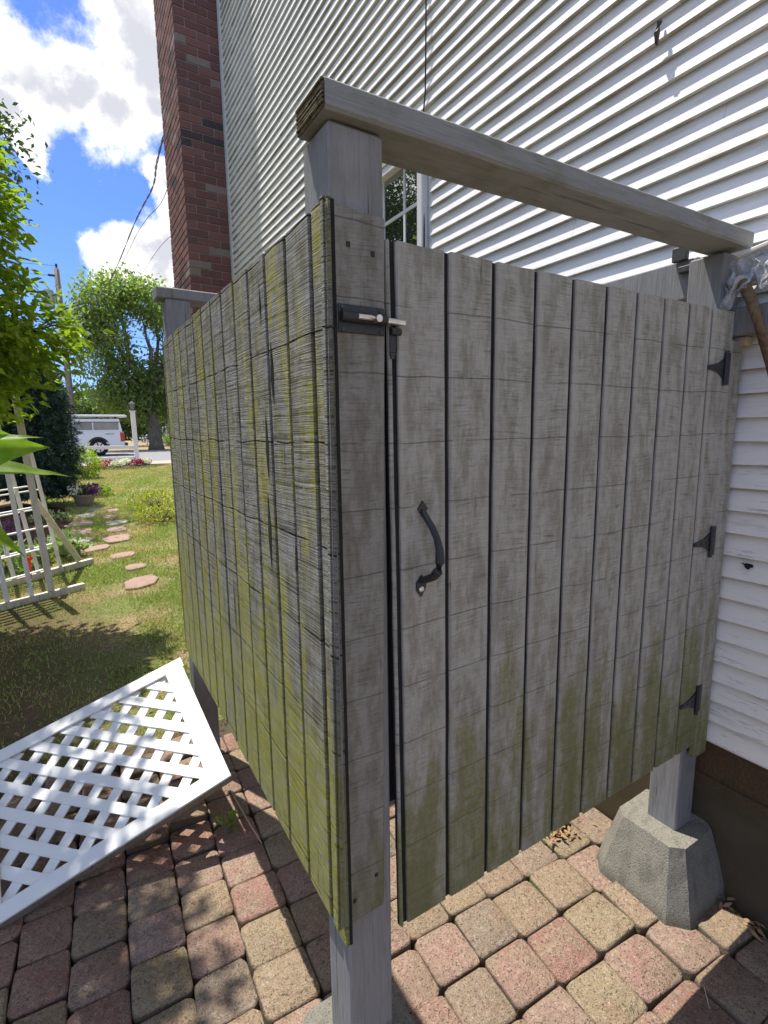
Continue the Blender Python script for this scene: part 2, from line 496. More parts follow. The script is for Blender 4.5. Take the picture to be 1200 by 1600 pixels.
leaf('petal_pink', (0.62, 0.10, 0.16), (0.70, 0.22, 0.26), 0.3, 0.7, 9.0)
leaf('petal_crimson', (0.34, 0.03, 0.10), (0.45, 0.08, 0.15), 0.3, 0.7, 9.0)
leaf('petal_white', (0.75, 0.75, 0.70), (0.80, 0.80, 0.78), 0.3, 0.7, 9.0)
leaf('petal_purple', (0.12, 0.03, 0.16), (0.30, 0.08, 0.36), 0.3, 0.7, 9.0)


def f_grassblade(g):
    P = g.P
    dry = g.ss(g.noise(P, 1.1, 3.0, 0.6), 0.44, 0.64)
    x, y, z = sep(g, P)
    far = g.ss(y, 12.0, 18.5)
    dry = g.m('MAXIMUM', dry, g.m('MULTIPLY', far, 0.85))
    v = g.noise(P, 60.0, 2.0, 0.7)
    gr = g.mix(g.ss(v, .3, .7), (0.10, 0.18, 0.025), (0.52, 0.56, 0.22))
    dr = g.mix(g.ss(v, .3, .7), (0.34, 0.28, 0.12), (0.68, 0.58, 0.34))
    c = g.mix(g.m('MULTIPLY', dry, g.ss(v, 0.3, 0.6)), gr, dr)
    g.col(c)
    tr = g.n('ShaderNodeBsdfTranslucent', None, Color=g.mix(1.0, c, (1.1, 1.2, 0.5), 'MULTIPLY'))
    mx = g.n('ShaderNodeMixShader', None, _0=0.4)
    g.nt.links.new(g.b.outputs[0], mx.inputs[1]); g.nt.links.new(tr.outputs[0], mx.inputs[2]); g.nt.links.new(mx.outputs[0], g.out.inputs[0])


mat('grass_blade', f_grassblade, 0.6, 0.3)


def f_lawn(g):
    P = g.P
    x, y, z = sep(g, P)
    dry = g.ss(g.noise(P, 1.1, 3.0, 0.6), 0.42, 0.62)
    far = g.ss(y, 12.0, 18.5)
    dry = g.m('MAXIMUM', dry, g.m('MULTIPLY', far, 0.8))
    f_ = g.noise(P, 60.0, 5.0, 0.75)
    gr = g.mix(g.ss(f_, .3, .7), (0.08, 0.11, 0.03), (0.34, 0.36, 0.13))
    dr = g.mix(g.ss(f_, .3, .7), (0.17, 0.115, 0.06), (0.52, 0.40, 0.24))
    c = g.mix(dry, gr, dr)
    soil = g.ss(g.noise(P, 2.6, 4.0, 0.65), 0.56, 0.70)
    shady = g.m('MULTIPLY', g.ss(x, 0.1, -0.8), g.ss(y, 5.2, 3.8))
    soil = g.m('MAXIMUM', g.m('MULTIPLY', soil, 0.7), g.m('MULTIPLY', shady, g.ss(f_, 0.35, 0.55)))
    c = g.mix(soil, c, g.mix(f_, (0.07, 0.04, 0.025), (0.20, 0.13, 0.08)))
    g.col(c)
    g.bump(f_, 1.0, 0.02)


mat('lawn', f_lawn, 0.98, 0.05)
simple('sand_bed', (0.085, 0.066, 0.048), 0.98, 0.05, 0.5, 90, 0.006)
simple('mulch', (0.045, 0.028, 0.018), 0.98, 0.05, 0.6, 70, 0.015)
simple('asphalt', (0.24, 0.235, 0.235), 0.9, 0.1, 0.10, 30, 0.003)
simple('verge', (0.42, 0.34, 0.28), 0.95, 0.1, 0.12, 10, 0.003)


def f_glass(g):
    g.col((0.012, 0.014, 0.015))
    gl = g.n('ShaderNodeBsdfGlossy', None, Color=(0.92, 0.95, 1.0, 1), Roughness=0.0)
    fr = g.n('ShaderNodeFresnel', None, IOR=1.6).outputs[0]
    mx = g.n('ShaderNodeMixShader', None, _0=g.m('MULTIPLY_ADD', fr, 1.8, 0.22, clamp=True))
    g.nt.links.new(g.b.outputs[0], mx.inputs[1]); g.nt.links.new(gl.outputs[0], mx.inputs[2]); g.nt.links.new(mx.outputs[0], g.out.inputs[0])


mat('window_glass', f_glass, 0.1, 0.5)
mat('dark_glass', f_glass, 0.1, 0.5)


def f_capglass(g):
    x, y, z = sep(g, g.P)
    n = g.noise(g.P, 3.0, 3.0, 0.6)
    g.col(g.mix(n, (0.30, 0.28, 0.25), (0.12, 0.12, 0.12)))
    g.b.inputs['Roughness'].default_value = 0.08


mat('cap_glass', f_capglass, 0.08, 0.8)


def f_plastic(g):
    n = g.noise(g.P, 30.0, 4.0, 0.6)
    g.col((0.72, 0.73, 0.74))
    tp = g.n('ShaderNodeBsdfTransparent', None, Color=(0.9, 0.92, 0.93, 1))
    mx = g.n('ShaderNodeMixShader', None, _0=g.ss(n, 0.35, 0.7, 0.25, 0.7))
    g.nt.links.new(tp.outputs[0], mx.inputs[1]); g.nt.links.new(g.b.outputs[0], mx.inputs[2]); g.nt.links.new(mx.outputs[0], g.out.inputs[0])
    g.bump(n, 0.6, 0.006)


mat('plastic_film', f_plastic, 0.15, 0.6)

# ------------------------------------------------------------------ helpers: objects


def tag(o, label=None, cat=None, group=None, kind=None):
    if label: o['label'] = label
    if cat: o['category'] = cat
    if group: o['group'] = group
    if kind: o['kind'] = kind
    return o


def thing(name, label, cat, loc=(0, 0, 0), group=None):
    o = bpy.data.objects.new(name, None)
    o.empty_display_size = 0.1
    COL.objects.link(o)
    o.location = loc
    return tag(o, label, cat, group)


def link(name, me, parent=None):
    """mesh given in world coordinates; parents here are unrotated Empties, so the parent's place is taken off"""
    o = bpy.data.objects.new(name, me)
    COL.objects.link(o)
    if parent is not None:
        o.parent = parent
        o.location = -wloc(parent)
    return o


def wloc(p):
    v = Vector((0, 0, 0))
    while p is not None:
        v = v + p.location
        p = p.parent
    return v


class MB:
    def __init__(s):
        s.v = []; s.f = []; s.mi = []

    def add(s, vs, fs, mi=0):
        b = len(s.v)
        s.v += [tuple(v) for v in vs]
        s.f += [tuple(b + i for i in f) for f in fs]
        s.mi += [mi] * len(fs)
        return s

    def box(s, x0, y0, z0, x1, y1, z1, mi=0, fn=None):
        vs = [(x0, y0, z0), (x1, y0, z0), (x1, y1, z0), (x0, y1, z0), (x0, y0, z1), (x1, y0, z1), (x1, y1, z1), (x0, y1, z1)]
        if fn: vs = [fn(*v) for v in vs]
        return s.add(vs, [(3, 2, 1, 0), (4, 5, 6, 7), (0, 1, 5, 4), (1, 2, 6, 5), (2, 3, 7, 6), (3, 0, 4, 7)], mi)

    def cbox(s, x0, y0, z0, x1, y1, z1, c=0.003, mi=0, fn=None):
        """box with chamfered edges"""
        vs = []; idx = {}
        X = (x0, x1); Y = (y0, y1); Z = (z0, z1)
        for i in (0, 1):
            for j in (0, 1):
                for k in (0, 1):
                    dx = c if i == 0 else -c; dy = c if j == 0 else -c; dz = c if k == 0 else -c
                    for a, p in (('x', (X[i], Y[j] + dy, Z[k] + dz)), ('y', (X[i] + dx, Y[j], Z[k] + dz)), ('z', (X[i] + dx, Y[j] + dy, Z[k]))):
                        idx[(i, j, k, a)] = len(vs); vs.append(p)
        fs = []
        for i in (0, 1):
            q = [idx[(i, 0, 0, 'x')], idx[(i, 1, 0, 'x')], idx[(i, 1, 1, 'x')], idx[(i, 0, 1, 'x')]]
            fs.append(q if i else q[::-1])
            q = [idx[(0, i, 0, 'y')], idx[(0, i, 1, 'y')], idx[(1, i, 1, 'y')], idx[(1, i, 0, 'y')]]
            fs.append(q if i else q[::-1])
            q = [idx[(0, 0, i, 'z')], idx[(1, 0, i, 'z')], idx[(1, 1, i, 'z')], idx[(0, 1, i, 'z')]]
            fs.append(q if i else q[::-1])
        for a in (0, 1):
            for b in (0, 1):
                fs.append([idx[(0, a, b, 'y')], idx[(1, a, b, 'y')], idx[(1, a, b, 'z')], idx[(0, a, b, 'z')]])
                fs.append([idx[(a, 0, b, 'x')], idx[(a, 1, b, 'x')], idx[(a, 1, b, 'z')], idx[(a, 0, b, 'z')]])
                fs.append([idx[(a, b, 0, 'x')], idx[(a, b, 1, 'x')], idx[(a, b, 1, 'y')], idx[(a, b, 0, 'y')]])
        for i in (0, 1):
            for j in (0, 1):
                for k in (0, 1):
                    fs.append([idx[(i, j, k, 'x')], idx[(i, j, k, 'y')], idx[(i, j, k, 'z')]])
        if fn: vs = [fn(*v) for v in vs]
        return s.add(vs, fs, mi)

    def tube(s, pts, r, seg=8, mi=0, cap=True):
        pts = [Vector(p) for p in pts]
        rs = r if isinstance(r, (list, tuple)) else [r] * len(pts)
        vs = []; fs = []
        up = Vector((0, 0, 1))
        for i, p in enumerate(pts):
            d = (pts[min(i + 1, len(pts) - 1)] - pts[max(i - 1, 0)])
            d = d.normalized() if d.length > 1e-9 else Vector((0, 0, 1))
            a = up if abs(d.dot(up)) < 0.95 else Vector((1, 0, 0))
            e1 = d.cross(a).normalized(); e2 = d.cross(e1)
            for k in range(seg):
                t = 2 * math.pi * k / seg
                vs.append(p + (e1 * math.cos(t) + e2 * math.sin(t)) * rs[i])
        for i in range(len(pts) - 1):
            for k in range(seg):
                a = i * seg + k; b = i * seg + (k + 1) % seg
                fs.append((a, b, b + seg, a + seg))
        if cap:
            fs.append(tuple(range(seg))[::-1])
            fs.append(tuple(range((len(pts) - 1) * seg, len(pts) * seg)))
        return s.add(vs, fs, mi)

    def prism(s, poly, p0, ax, ay, az, d, mi=0):
        """2D polygon in the plane (ax, ay) at p0, extruded by d along az"""
        p0, ax, ay, az = map(Vector, (p0, ax, ay, az))
        n = len(poly)
        vs = [p0 + ax * a + ay * b for a, b in poly] + [p0 + ax * a + ay * b + az * d for a, b in poly]
        fs = [tuple(range(n))[::-1], tuple(range(n, 2 * n))] + [(i, (i + 1) % n, n + (i + 1) % n, n + i) for i in range(n)]
        return s.add(vs, fs, mi)

    def lathe(s, prof, c, seg=16, mi=0):
        vs = []; fs = []
        for r, z in prof:
            for k in range(seg):
                t = 2 * math.pi * k / seg
                vs.append((c[0] + r * math.cos(t), c[1] + r * math.sin(t), c[2] + z))
        for i in range(len(prof) - 1):
            for k in range(seg):
                a = i * seg + k; b = i * seg + (k + 1) % seg
                fs.append((a, b, b + seg, a + seg))
        fs.append(tuple(range(seg))[::-1]); fs.append(tuple(range((len(prof) - 1) * seg, len(prof) * seg)))
        return s.add(vs, fs, mi)

    def build(s, name, mats, parent=None, smooth=False):
        me = bpy.data.meshes.new(name)
        me.from_pydata([tuple(v) for v in s.v], [], s.f)
        for m in (mats if isinstance(mats, (list, tuple)) else [mats]):
            me.materials.append(MATS[m])
        if len(set(s.mi)) > 1:
            me.polygons.foreach_set('material_index', s.mi)
        if smooth:
            me.polygons.foreach_set('use_smooth', [True] * len(s.f))
        me.update()
        return link(name, me, parent)


def np_mesh(name, V, F, m, parent=None, smooth=False):
    """V (n,3), F (m,3) triangles"""
    me = bpy.data.meshes.new(name)
    V = np.asarray(V, np.float32); F = np.asarray(F, np.int32)
    me.vertices.add(len(V)); me.vertices.foreach_set('co', V.ravel())
    me.loops.add(F.size); me.loops.foreach_set('vertex_index', F.ravel())
    me.polygons.add(len(F))
    me.polygons.foreach_set('loop_start', np.arange(0, F.size, 3, dtype=np.int32))
    me.polygons.foreach_set('loop_total', np.full(len(F), 3, np.int32))
    if smooth:
        me.polygons.foreach_set('use_smooth', np.ones(len(F), bool))
    me.materials.append(MATS[m])
    me.update(calc_edges=True)
    me.validate()
    return link(name, me, parent)


LEAF6 = (np.array([(0, 0, 0), (.30, .5, .10), (.72, .32, .06), (1, 0, -.10), (.72, -.32, .06), (.30, -.5, .10), (.5, 0, 0)]),
         np.array([(0, 6, 1), (1, 6, 2), (2, 6, 3), (3, 6, 4), (4, 6, 5), (5, 6, 0)]))
LEAF2 = (np.array([(0, 0, 0), (.45, .5, .08), (1, 0, 0), (.45, -.5, .08)]), np.array([(0, 2, 1), (0, 3, 2)]))
TRI = (np.array([(0, -.5, 0), (1, 0, 0), (0, .5, 0)]), np.array([(0, 1, 2)]))


def scatter(pts, dirs, ups, length, width, tpl=LEAF2):
    """one copy of the template at each point, its long axis along dirs"""
    T, F = tpl
    d = dirs / (np.linalg.norm(dirs, axis=1, keepdims=True) + 1e-9)
    s_ = np.cross(ups, d); s_ /= (np.linalg.norm(s_, axis=1, keepdims=True) + 1e-9)
    n = np.cross(d, s_)
    L = np.asarray(length).reshape(-1, 1, 1) * np.ones((len(pts), 1, 1)); W = np.asarray(width).reshape(-1, 1, 1) * np.ones((len(pts), 1, 1))
    V = pts[:, None, :] + T[None, :, 0:1] * L * d[:, None, :] + T[None, :, 1:2] * W * s_[:, None, :] + T[None, :, 2:3] * L * n[:, None, :]
    k = len(T)
    FF = (F[None] + (np.arange(len(pts)) * k)[:, None, None]).reshape(-1, 3)
    return V.reshape(-1, 3), FF


def rdir(n, r=rng):
    v = r.normal(size=(n, 3)); return v / np.linalg.norm(v, axis=1, keepdims=True)


def ground_z(y):
    return 0.45 * min(max((y - 3) / 24, 0), 1)


# ------------------------------------------------------------------ ground
def build_ground():
    xs = list(np.linspace(-160, -6, 12)) + list(np.linspace(-4, 3.5, 60)) + list(np.linspace(5, 160, 14))
    ys = list(np.linspace(-60, -3, 8)) + list(np.linspace(-2, 6, 65)) + list(np.linspace(6.5, 27, 30)) + list(np.linspace(30, 320, 14))
    V = []; F = []
    for y in ys:
        for x in xs:
            z = ground_z(y)
            if -3 < x < 1.6 and y < 1.95:
                z -= 0.06 * min(1, max(0, (1.95 - y) / 0.12))
            elif -3.5 < x < 3 and 2 < y < 12:
                z += 0.012 * math.sin(x * 3.1 + y * 1.7) * math.sin(y * 2.3)
            V.append((x, y, z))
    nx = len(xs)
    for j in range(len(ys) - 1):
        for i in range(nx - 1):
            a = j * nx + i
            F.append((a, a + 1, a + nx + 1)); F.append((a, a + nx + 1, a + nx))
    o = np_mesh('ground', V, F, 'lawn', smooth=True)
    tag(o, kind='structure')
    # road, seen beyond the rail fence
    def strip(name, y0, y1, dz, m, kerb=False):
        V = []; F = []
        yy = np.linspace(y0, y1, 14)
        for j, y in enumerate(yy):
            V += [(-90, y, ground_z(y) + dz), (110, y, ground_z(y) + dz)]
            if j: F += [(2 * j - 2, 2 * j - 1, 2 * j + 1), (2 * j - 2, 2 * j + 1, 2 * j)]
        tag(np_mesh(name, V, F, m), kind='structure')
    strip('road', 21.5, 33.4, 0.010, 'asphalt')
    strip('roadside', 19.9, 21.5, 0.014, 'verge')
    m = MB()
    n = 30
    for i in range(n):
        t = 2 * math.pi * i / n
        r = 1 + 0.12 * math.sin(3 * t) + .06 * math.sin(7 * t)
        m.v.append((0.9 + 1.75 * r * math.cos(t), 19.0 + 0.95 * r * math.sin(t), ground_z(19.0 + 0.95 * r * math.sin(t)) + 0.02))
    m.f.append(tuple(range(n))); m.mi.append(0)
    tag(m.build('flower_bed_soil', 'mulch'), kind='structure')
    m = MB()
    for i in range(n):
        t = 2 * math.pi * i / n
        r = 1 + 0.12 * math.sin(3 * t + 1) + .06 * math.sin(5 * t)
        yy = 8.4 + 2.6 * r * math.sin(t)
        m.v.append((-1.15 + 0.72 * r * math.cos(t), yy, ground_z(yy) + 0.016))
    m.f.append(tuple(range(n))); m.mi.append(0)
    tag(m.build('mulch_bed', 'mulch'), kind='structure')


build_ground()


# ------------------------------------------------------------------ brick pavers of the patio
def paver_mesh(name, seed, L=0.1418, W=0.1395, H=0.062):
    r = random.Random(seed)
    ring = []
    cr_ = 0.017
    for cx_, cy_, a0 in ((L / 2 - cr_, W / 2 - cr_, 0), (-L / 2 + cr_, W / 2 - cr_, 90), (-L / 2 + cr_, -W / 2 + cr_, 180), (L / 2 - cr_, -W / 2 + cr_, 270)):
        for k in range(3):
            t = R(a0 + 45 * k)
            rr_ = cr_ * r.uniform(0.85, 1.1)
            ring.append((cx_ + rr_ * math.cos(t) + r.uniform(-.0015, .0015), cy_ + rr_ * math.sin(t) + r.uniform(-.0015, .0015)))
    V = []; F = []
    for z, k in ((-H, 1.0), (-0.009, 1.0), (-0.0025, 0.975), (0.0, 0.93)):
        for x, y in ring:
            V.append((x * k + r.uniform(-.0014, .0014), y * k + r.uniform(-.0014, .0014), z + (r.uniform(-.0022, .0014) if z > -0.02 else 0)))
    n = len(ring)
    for lv in range(3):
        for i in range(n):
            a = lv * n + i; b = lv * n + (i + 1) % n
            F.append((a, b, b + n, a + n))
    F.append(tuple(range(3 * n, 4 * n)))
    me = bpy.data.meshes.new(name)
    me.from_pydata(V, [], F)
    me.materials.append(MATS['paver'])
    me.polygons.foreach_set('use_smooth', [True] * len(F))
    me.update()
    return me


def build_patio():
    m = MB()
    m.box(-2.6, -2.6, -0.12, 1.2375, 1.86, -0.045)
    bed = m.build('patio', 'sand_bed')
    tag(bed, kind='structure')
    variants = [paver_mesh('paver', k) for k in range(14)]
    ua = Vector((0.9984, -0.0567, 0)); va = Vector((0.0567, 0.9984, 0))
    cols = [-2.33, -2.19, -2.05, -1.91, -1.77, -1.63, -1.49, -1.35, -1.206, -1.064, -.922, -.776, -.630, -.499, -.357, -.215, -.074, .071, .206, .340, .478, .620, .770, .925, 1.07, 1.21]
    stag = {14: .018, 15: .05, 16: .0, 17: -.004, 18: -.01, 13: -.02, 12: .03, 19: .0, 20: .005, 21: -.002, 22: .0, 23: -.012, 24: -.03}
    r = random.Random(3)
    cam_l = Vector((-0.335, -0.678, 1.41))
    far = MB()
    count = 0
    for ci in range(len(cols) - 1):
        u0, u1 = cols[ci], cols[ci + 1]
        w = u1 - u0
        sg = stag.get(ci, r.uniform(-.05, .05))
        for k in range(-19, 13):
            v0 = 0.065 + 0.1415 * k + sg + r.uniform(-.002, .002)
            c = ua * ((u0 + u1) / 2) + va * (v0 + 0.07)
            if c.y > 1.66 + 0.05 * math.sin(ci * 2.1) or c.x > 1.17 or c.y < -2.4: continue
            if (c.x - 1.165) ** 2 + (c.y - .075) ** 2 < 0.15 ** 2: continue
            if abs(c.x - .053) < .10 and abs(c.y - .06) < .10: continue
            z = r.uniform(-.006, .006)
            rot = [r.uniform(-.028, .028), r.uniform(-.028, .028), -0.0567 + r.uniform(-.028, .028)]
            if c.x < -0.05 and c.y > 1.15:      # heaved and tipped ones under the lattice
                rot[0] += r.uniform(-.14, .14); rot[1] += r.uniform(-.14, .14); z += r.uniform(-.01, .03)
            if c.x > 0.88 and c.y < .1:
                rot[0] += r.uniform(-.03, .05); rot[1] += .04; z += .008
            # seen from the camera?
            d = c - cam_l
            xs = d.dot(cr) / d.dot(cf) if d.dot(cf) > .05 else 9; ys = -d.dot(cu) / d.dot(cf) if d.dot(cf) > .05 else 9
            near = abs(xs) < .80 and ys < 1.12
            if near and count < 296:
                o = bpy.data.objects.new('paver', variants[r.randrange(14)])
                COL.objects.link(o)
                o.location = (c.x, c.y, z)
                o.rotation_euler = rot
                o.scale = (w / 0.1425, r.uniform(.985, 1.01), 1)
                o.parent = bed
                count += 1
            else:
                far.cbox(c.x - w / 2 + .003, c.y - .067, -.06, c.x + w / 2 - .003, c.y + .067, z, .006)
    o = far.build('outer_pavers', 'paver', bed)
    o['kind'] = 'stuff'


build_patio()


# ------------------------------------------------------------------ house
def build_house():
    h = thing('house', 'white clapboard house wall with red brick chimney standing behind the shower stall', 'house', (1.24, 1.0, 0))
    m = MB(); m.box(1.238, -3.2, -0.15, 9.0, 5.46, 0.47)
    m.box(1.232, -3.2, 0.30, 1.2375, 5.46, 0.36)
    m.build('foundation', 'foundation', h)
    m = MB(); m.box(1.236, -3.2, 0.4702, 9.0, 5.46, 7.0)
    wall = m.build('wall', 'white_trim', h)
    pitch = 0.0632
    wy0, wy1, wz0, wz1 = 1.40, 2.36, 1.70, 2.80
    k = 0
    z = 0.487
    rr = random.Random(9)
    while z < 6.95:
        segs = [(-3.2, 4.585)]
        if z + pitch > wz0 and z < wz1:
            segs = [(-3.2, wy0), (wy1, 4.585)]
        for a, b in segs:
            m = MB()
            jit = rr.uniform(-.0008, .0008)
            xo = 1.2155 + jit; xi = 1.2315 + jit
            n = 14 if b - a > 3 else 6
            ring = []
            for i in range(n + 1):
                y = a + (b - a) * i / n
                dz = rr.uniform(-.0006, .0006)
                ring.append([(xo, y, z + dz), (xi, y, z + pitch - .001 + dz), (1.2358, y, z + pitch - .001), (1.2358, y, z + dz)])
            V = [p for q in ring for p in q]
            F = []
            for i in range(n):
                for j in range(4):
                    p = i * 4 + j; q = i * 4 + (j + 1) % 4
                    F.append((p, p + 4, q + 4, q))
            F.append((0, 1, 2, 3)); F.append(tuple(n * 4 + j for j in (3, 2, 1, 0)))
            m.add(V, F)
            m.build('clapboard', 'clapboard_paint', wall)
        z += pitch; k += 1
    m = MB(); m.box(1.209, 4.587, .44, 1.2358, 4.648, 6.98)
    m.build('corner_trim', 'white_trim', h)
    # eaves and roof, above the picture
    m = MB(); m.prism([(-.10, 7.0), (4.2, 9.4), (8.5, 7.0), (8.5, 7.12), (4.2, 9.55), (-.10, 7.12)], (1.1, -3.4, 0), (1, 0, 0), (0, 0, 1), (0, 1, 0), 8.86)
    m.build('roof', 'asphalt_roof', h)
    # window
    fr = MB()
    g0, g1, h0, h1 = 1.474, 2.30, 1.78, 2.716
    fr.cbox(1.196, 1.432, wz0, 1.2335, g0, h1, .003)
    fr.cbox(1.196, g1, wz0, 1.2335, 2.345, h1, .003)
    fr.cbox(1.190, 1.425, h1, 1.2335, 2.352, h1 + .040, .003)
    fr.cbox(1.178, 1.405, wz0 - .03, 1.2335, 2.36, wz0 + .05, .003)
    win = fr.build('window', 'white_trim', h)
    m = MB(); m.box(1.186, 1.415, h1 + .0405, 1.2335, 2.36, h1 + .052)
    m.build('drip_cap', 'cream_trim', win)
    m = MB(); m.box(1.2285, g0, h0, 1.2315, g1, h1)
    m.build('pane', 'window_glass', win)
    m = MB()
    for y in (1.623, 1.820, 2.02, 2.2):
        m.box(1.2245, y - .007, h0, 1.2283, y + .007, h1)
    m.build('muntin', 'white_trim', win)
    for zz in (2.505, 2.2, 1.98):
        m = MB(); m.box(1.2238, g0, zz - .008, 1.2282, g1, zz + .008)
        m.build('muntin', 'white_trim', win)
    # dark hole and small nail marks in the clapboards by the hinge strip
    m = MB()
    pts = [(0, .001), (.004, .0035), (.007, .0005), (.011, .004), (.026, .003), (.030, 0), (.028, -.006), (.022, -.007), (.021, -.012), (.016, -.013), (.010, -.008), (.007, -.002)]
    m.prism([(-a - .034, b + 1.038) for a, b in pts], (1.2185, 0, 0), (0, 1, 0), (0, 0, 1), (-1, 0, 0), .002)
    m.build('hole', 'cable', wall)
    # brick chimney
    X0, X1, Y0, Y1 = 0.815, 1.2085, 4.65, 5.47
    m = MB(); m.box(X0 + .008, Y0 + .008, -.1, 1.235, Y1 - .008, 9.2)
    ch = m.build('chimney', 'mortar', h)
    far = MB()
    shared = {}
    cp = 0.0705
    nc = 0
    for c in range(0, 128):
        z0 = .02 + c * cp
        fine = 2.55 < z0 < 5.75
        br = []
        if c % 2 == 0:
            br += [(X0, Y0, X0 + .195, Y0 + .095), (X0 + .205, Y0, X1, Y0 + .095)]
            ys = [Y0 + .105, Y0 + .31, Y0 + .515, Y0 + .72]
        else:
            br += [(X0 + .105, Y0, X0 + .30, Y0 + .095), (X0 + .31, Y0, X1, Y0 + .095)]
            ys = [Y0, Y0 + .205, Y0 + .41, Y0 + .615]
        for y in ys:
            br.append((X0, y, X0 + .095, min(y + .195, Y1)))
        for q in br:
            j = rr.uniform(-.0015, .0015)
            dims = (round(q[2] - q[0], 3), round(q[3] - q[1], 3))
            if fine and nc < 298:
                if dims not in shared:
                    bm_ = MB(); bm_.cbox(0, 0, 0, dims[0], dims[1], cp - .0105, .0025)
                    o = bm_.build('brick', 'brick', ch)
                    shared[dims] = o.data
                else:
                    o = bpy.data.objects.new('brick', shared[dims]); COL.objects.link(o); o.parent = ch
                pl = Vector((q[0] + j, q[1] + j, z0)) - wloc(ch)
                o.location = pl
                nc += 1
            else:
                far.box(q[0] + j, q[1] + j, z0, q[2] + j, q[3] + j, z0 + cp - .0105)
    o = far.build('lower_bricks', 'brick', ch); o['kind'] = 'stuff'
    return h


build_house()

# black cable down the siding and loose hook
m = MB()
pts = []
for i in range(26):
    t = i / 25
    z = 4.9 - 3.5 * t
    pts.append((1.2085 + .003 * math.sin(i * 1.9), 1.425 + .012 * math.sin(i * .9) + (0.012 if z < 2.9 else .0), z))
m.tube(pts, .0035, 6)
tag(m.build('wall_cable', 'cable', smooth=True), 'thin black cable hanging down the white clapboards beside the window', 'cable')
m = MB()
m.tube([(1.2145, .300, 2.555), (1.205, .300, 2.545), (1.20, .302, 2.52), (1.204, .304, 2.50), (1.208, .305, 2.492)], [.003, .007, .009, .006, .003], 6)
m.tube([(1.206, .305, 2.492), (1.198, .300, 2.486), (1.196, .294, 2.492)], .0022, 6)
tag(m.build('wall_hook', 'worn_iron'), 'small dark hook sticking out of the clapboards high above the top rail', 'hook')

# ------------------------------------------------------------------ shower stall
stall = thing('shower_stall', 'weathered grey wooden outdoor shower stall with mossy board panel and board door', 'shower stall', (0.05, 0.06, 0))


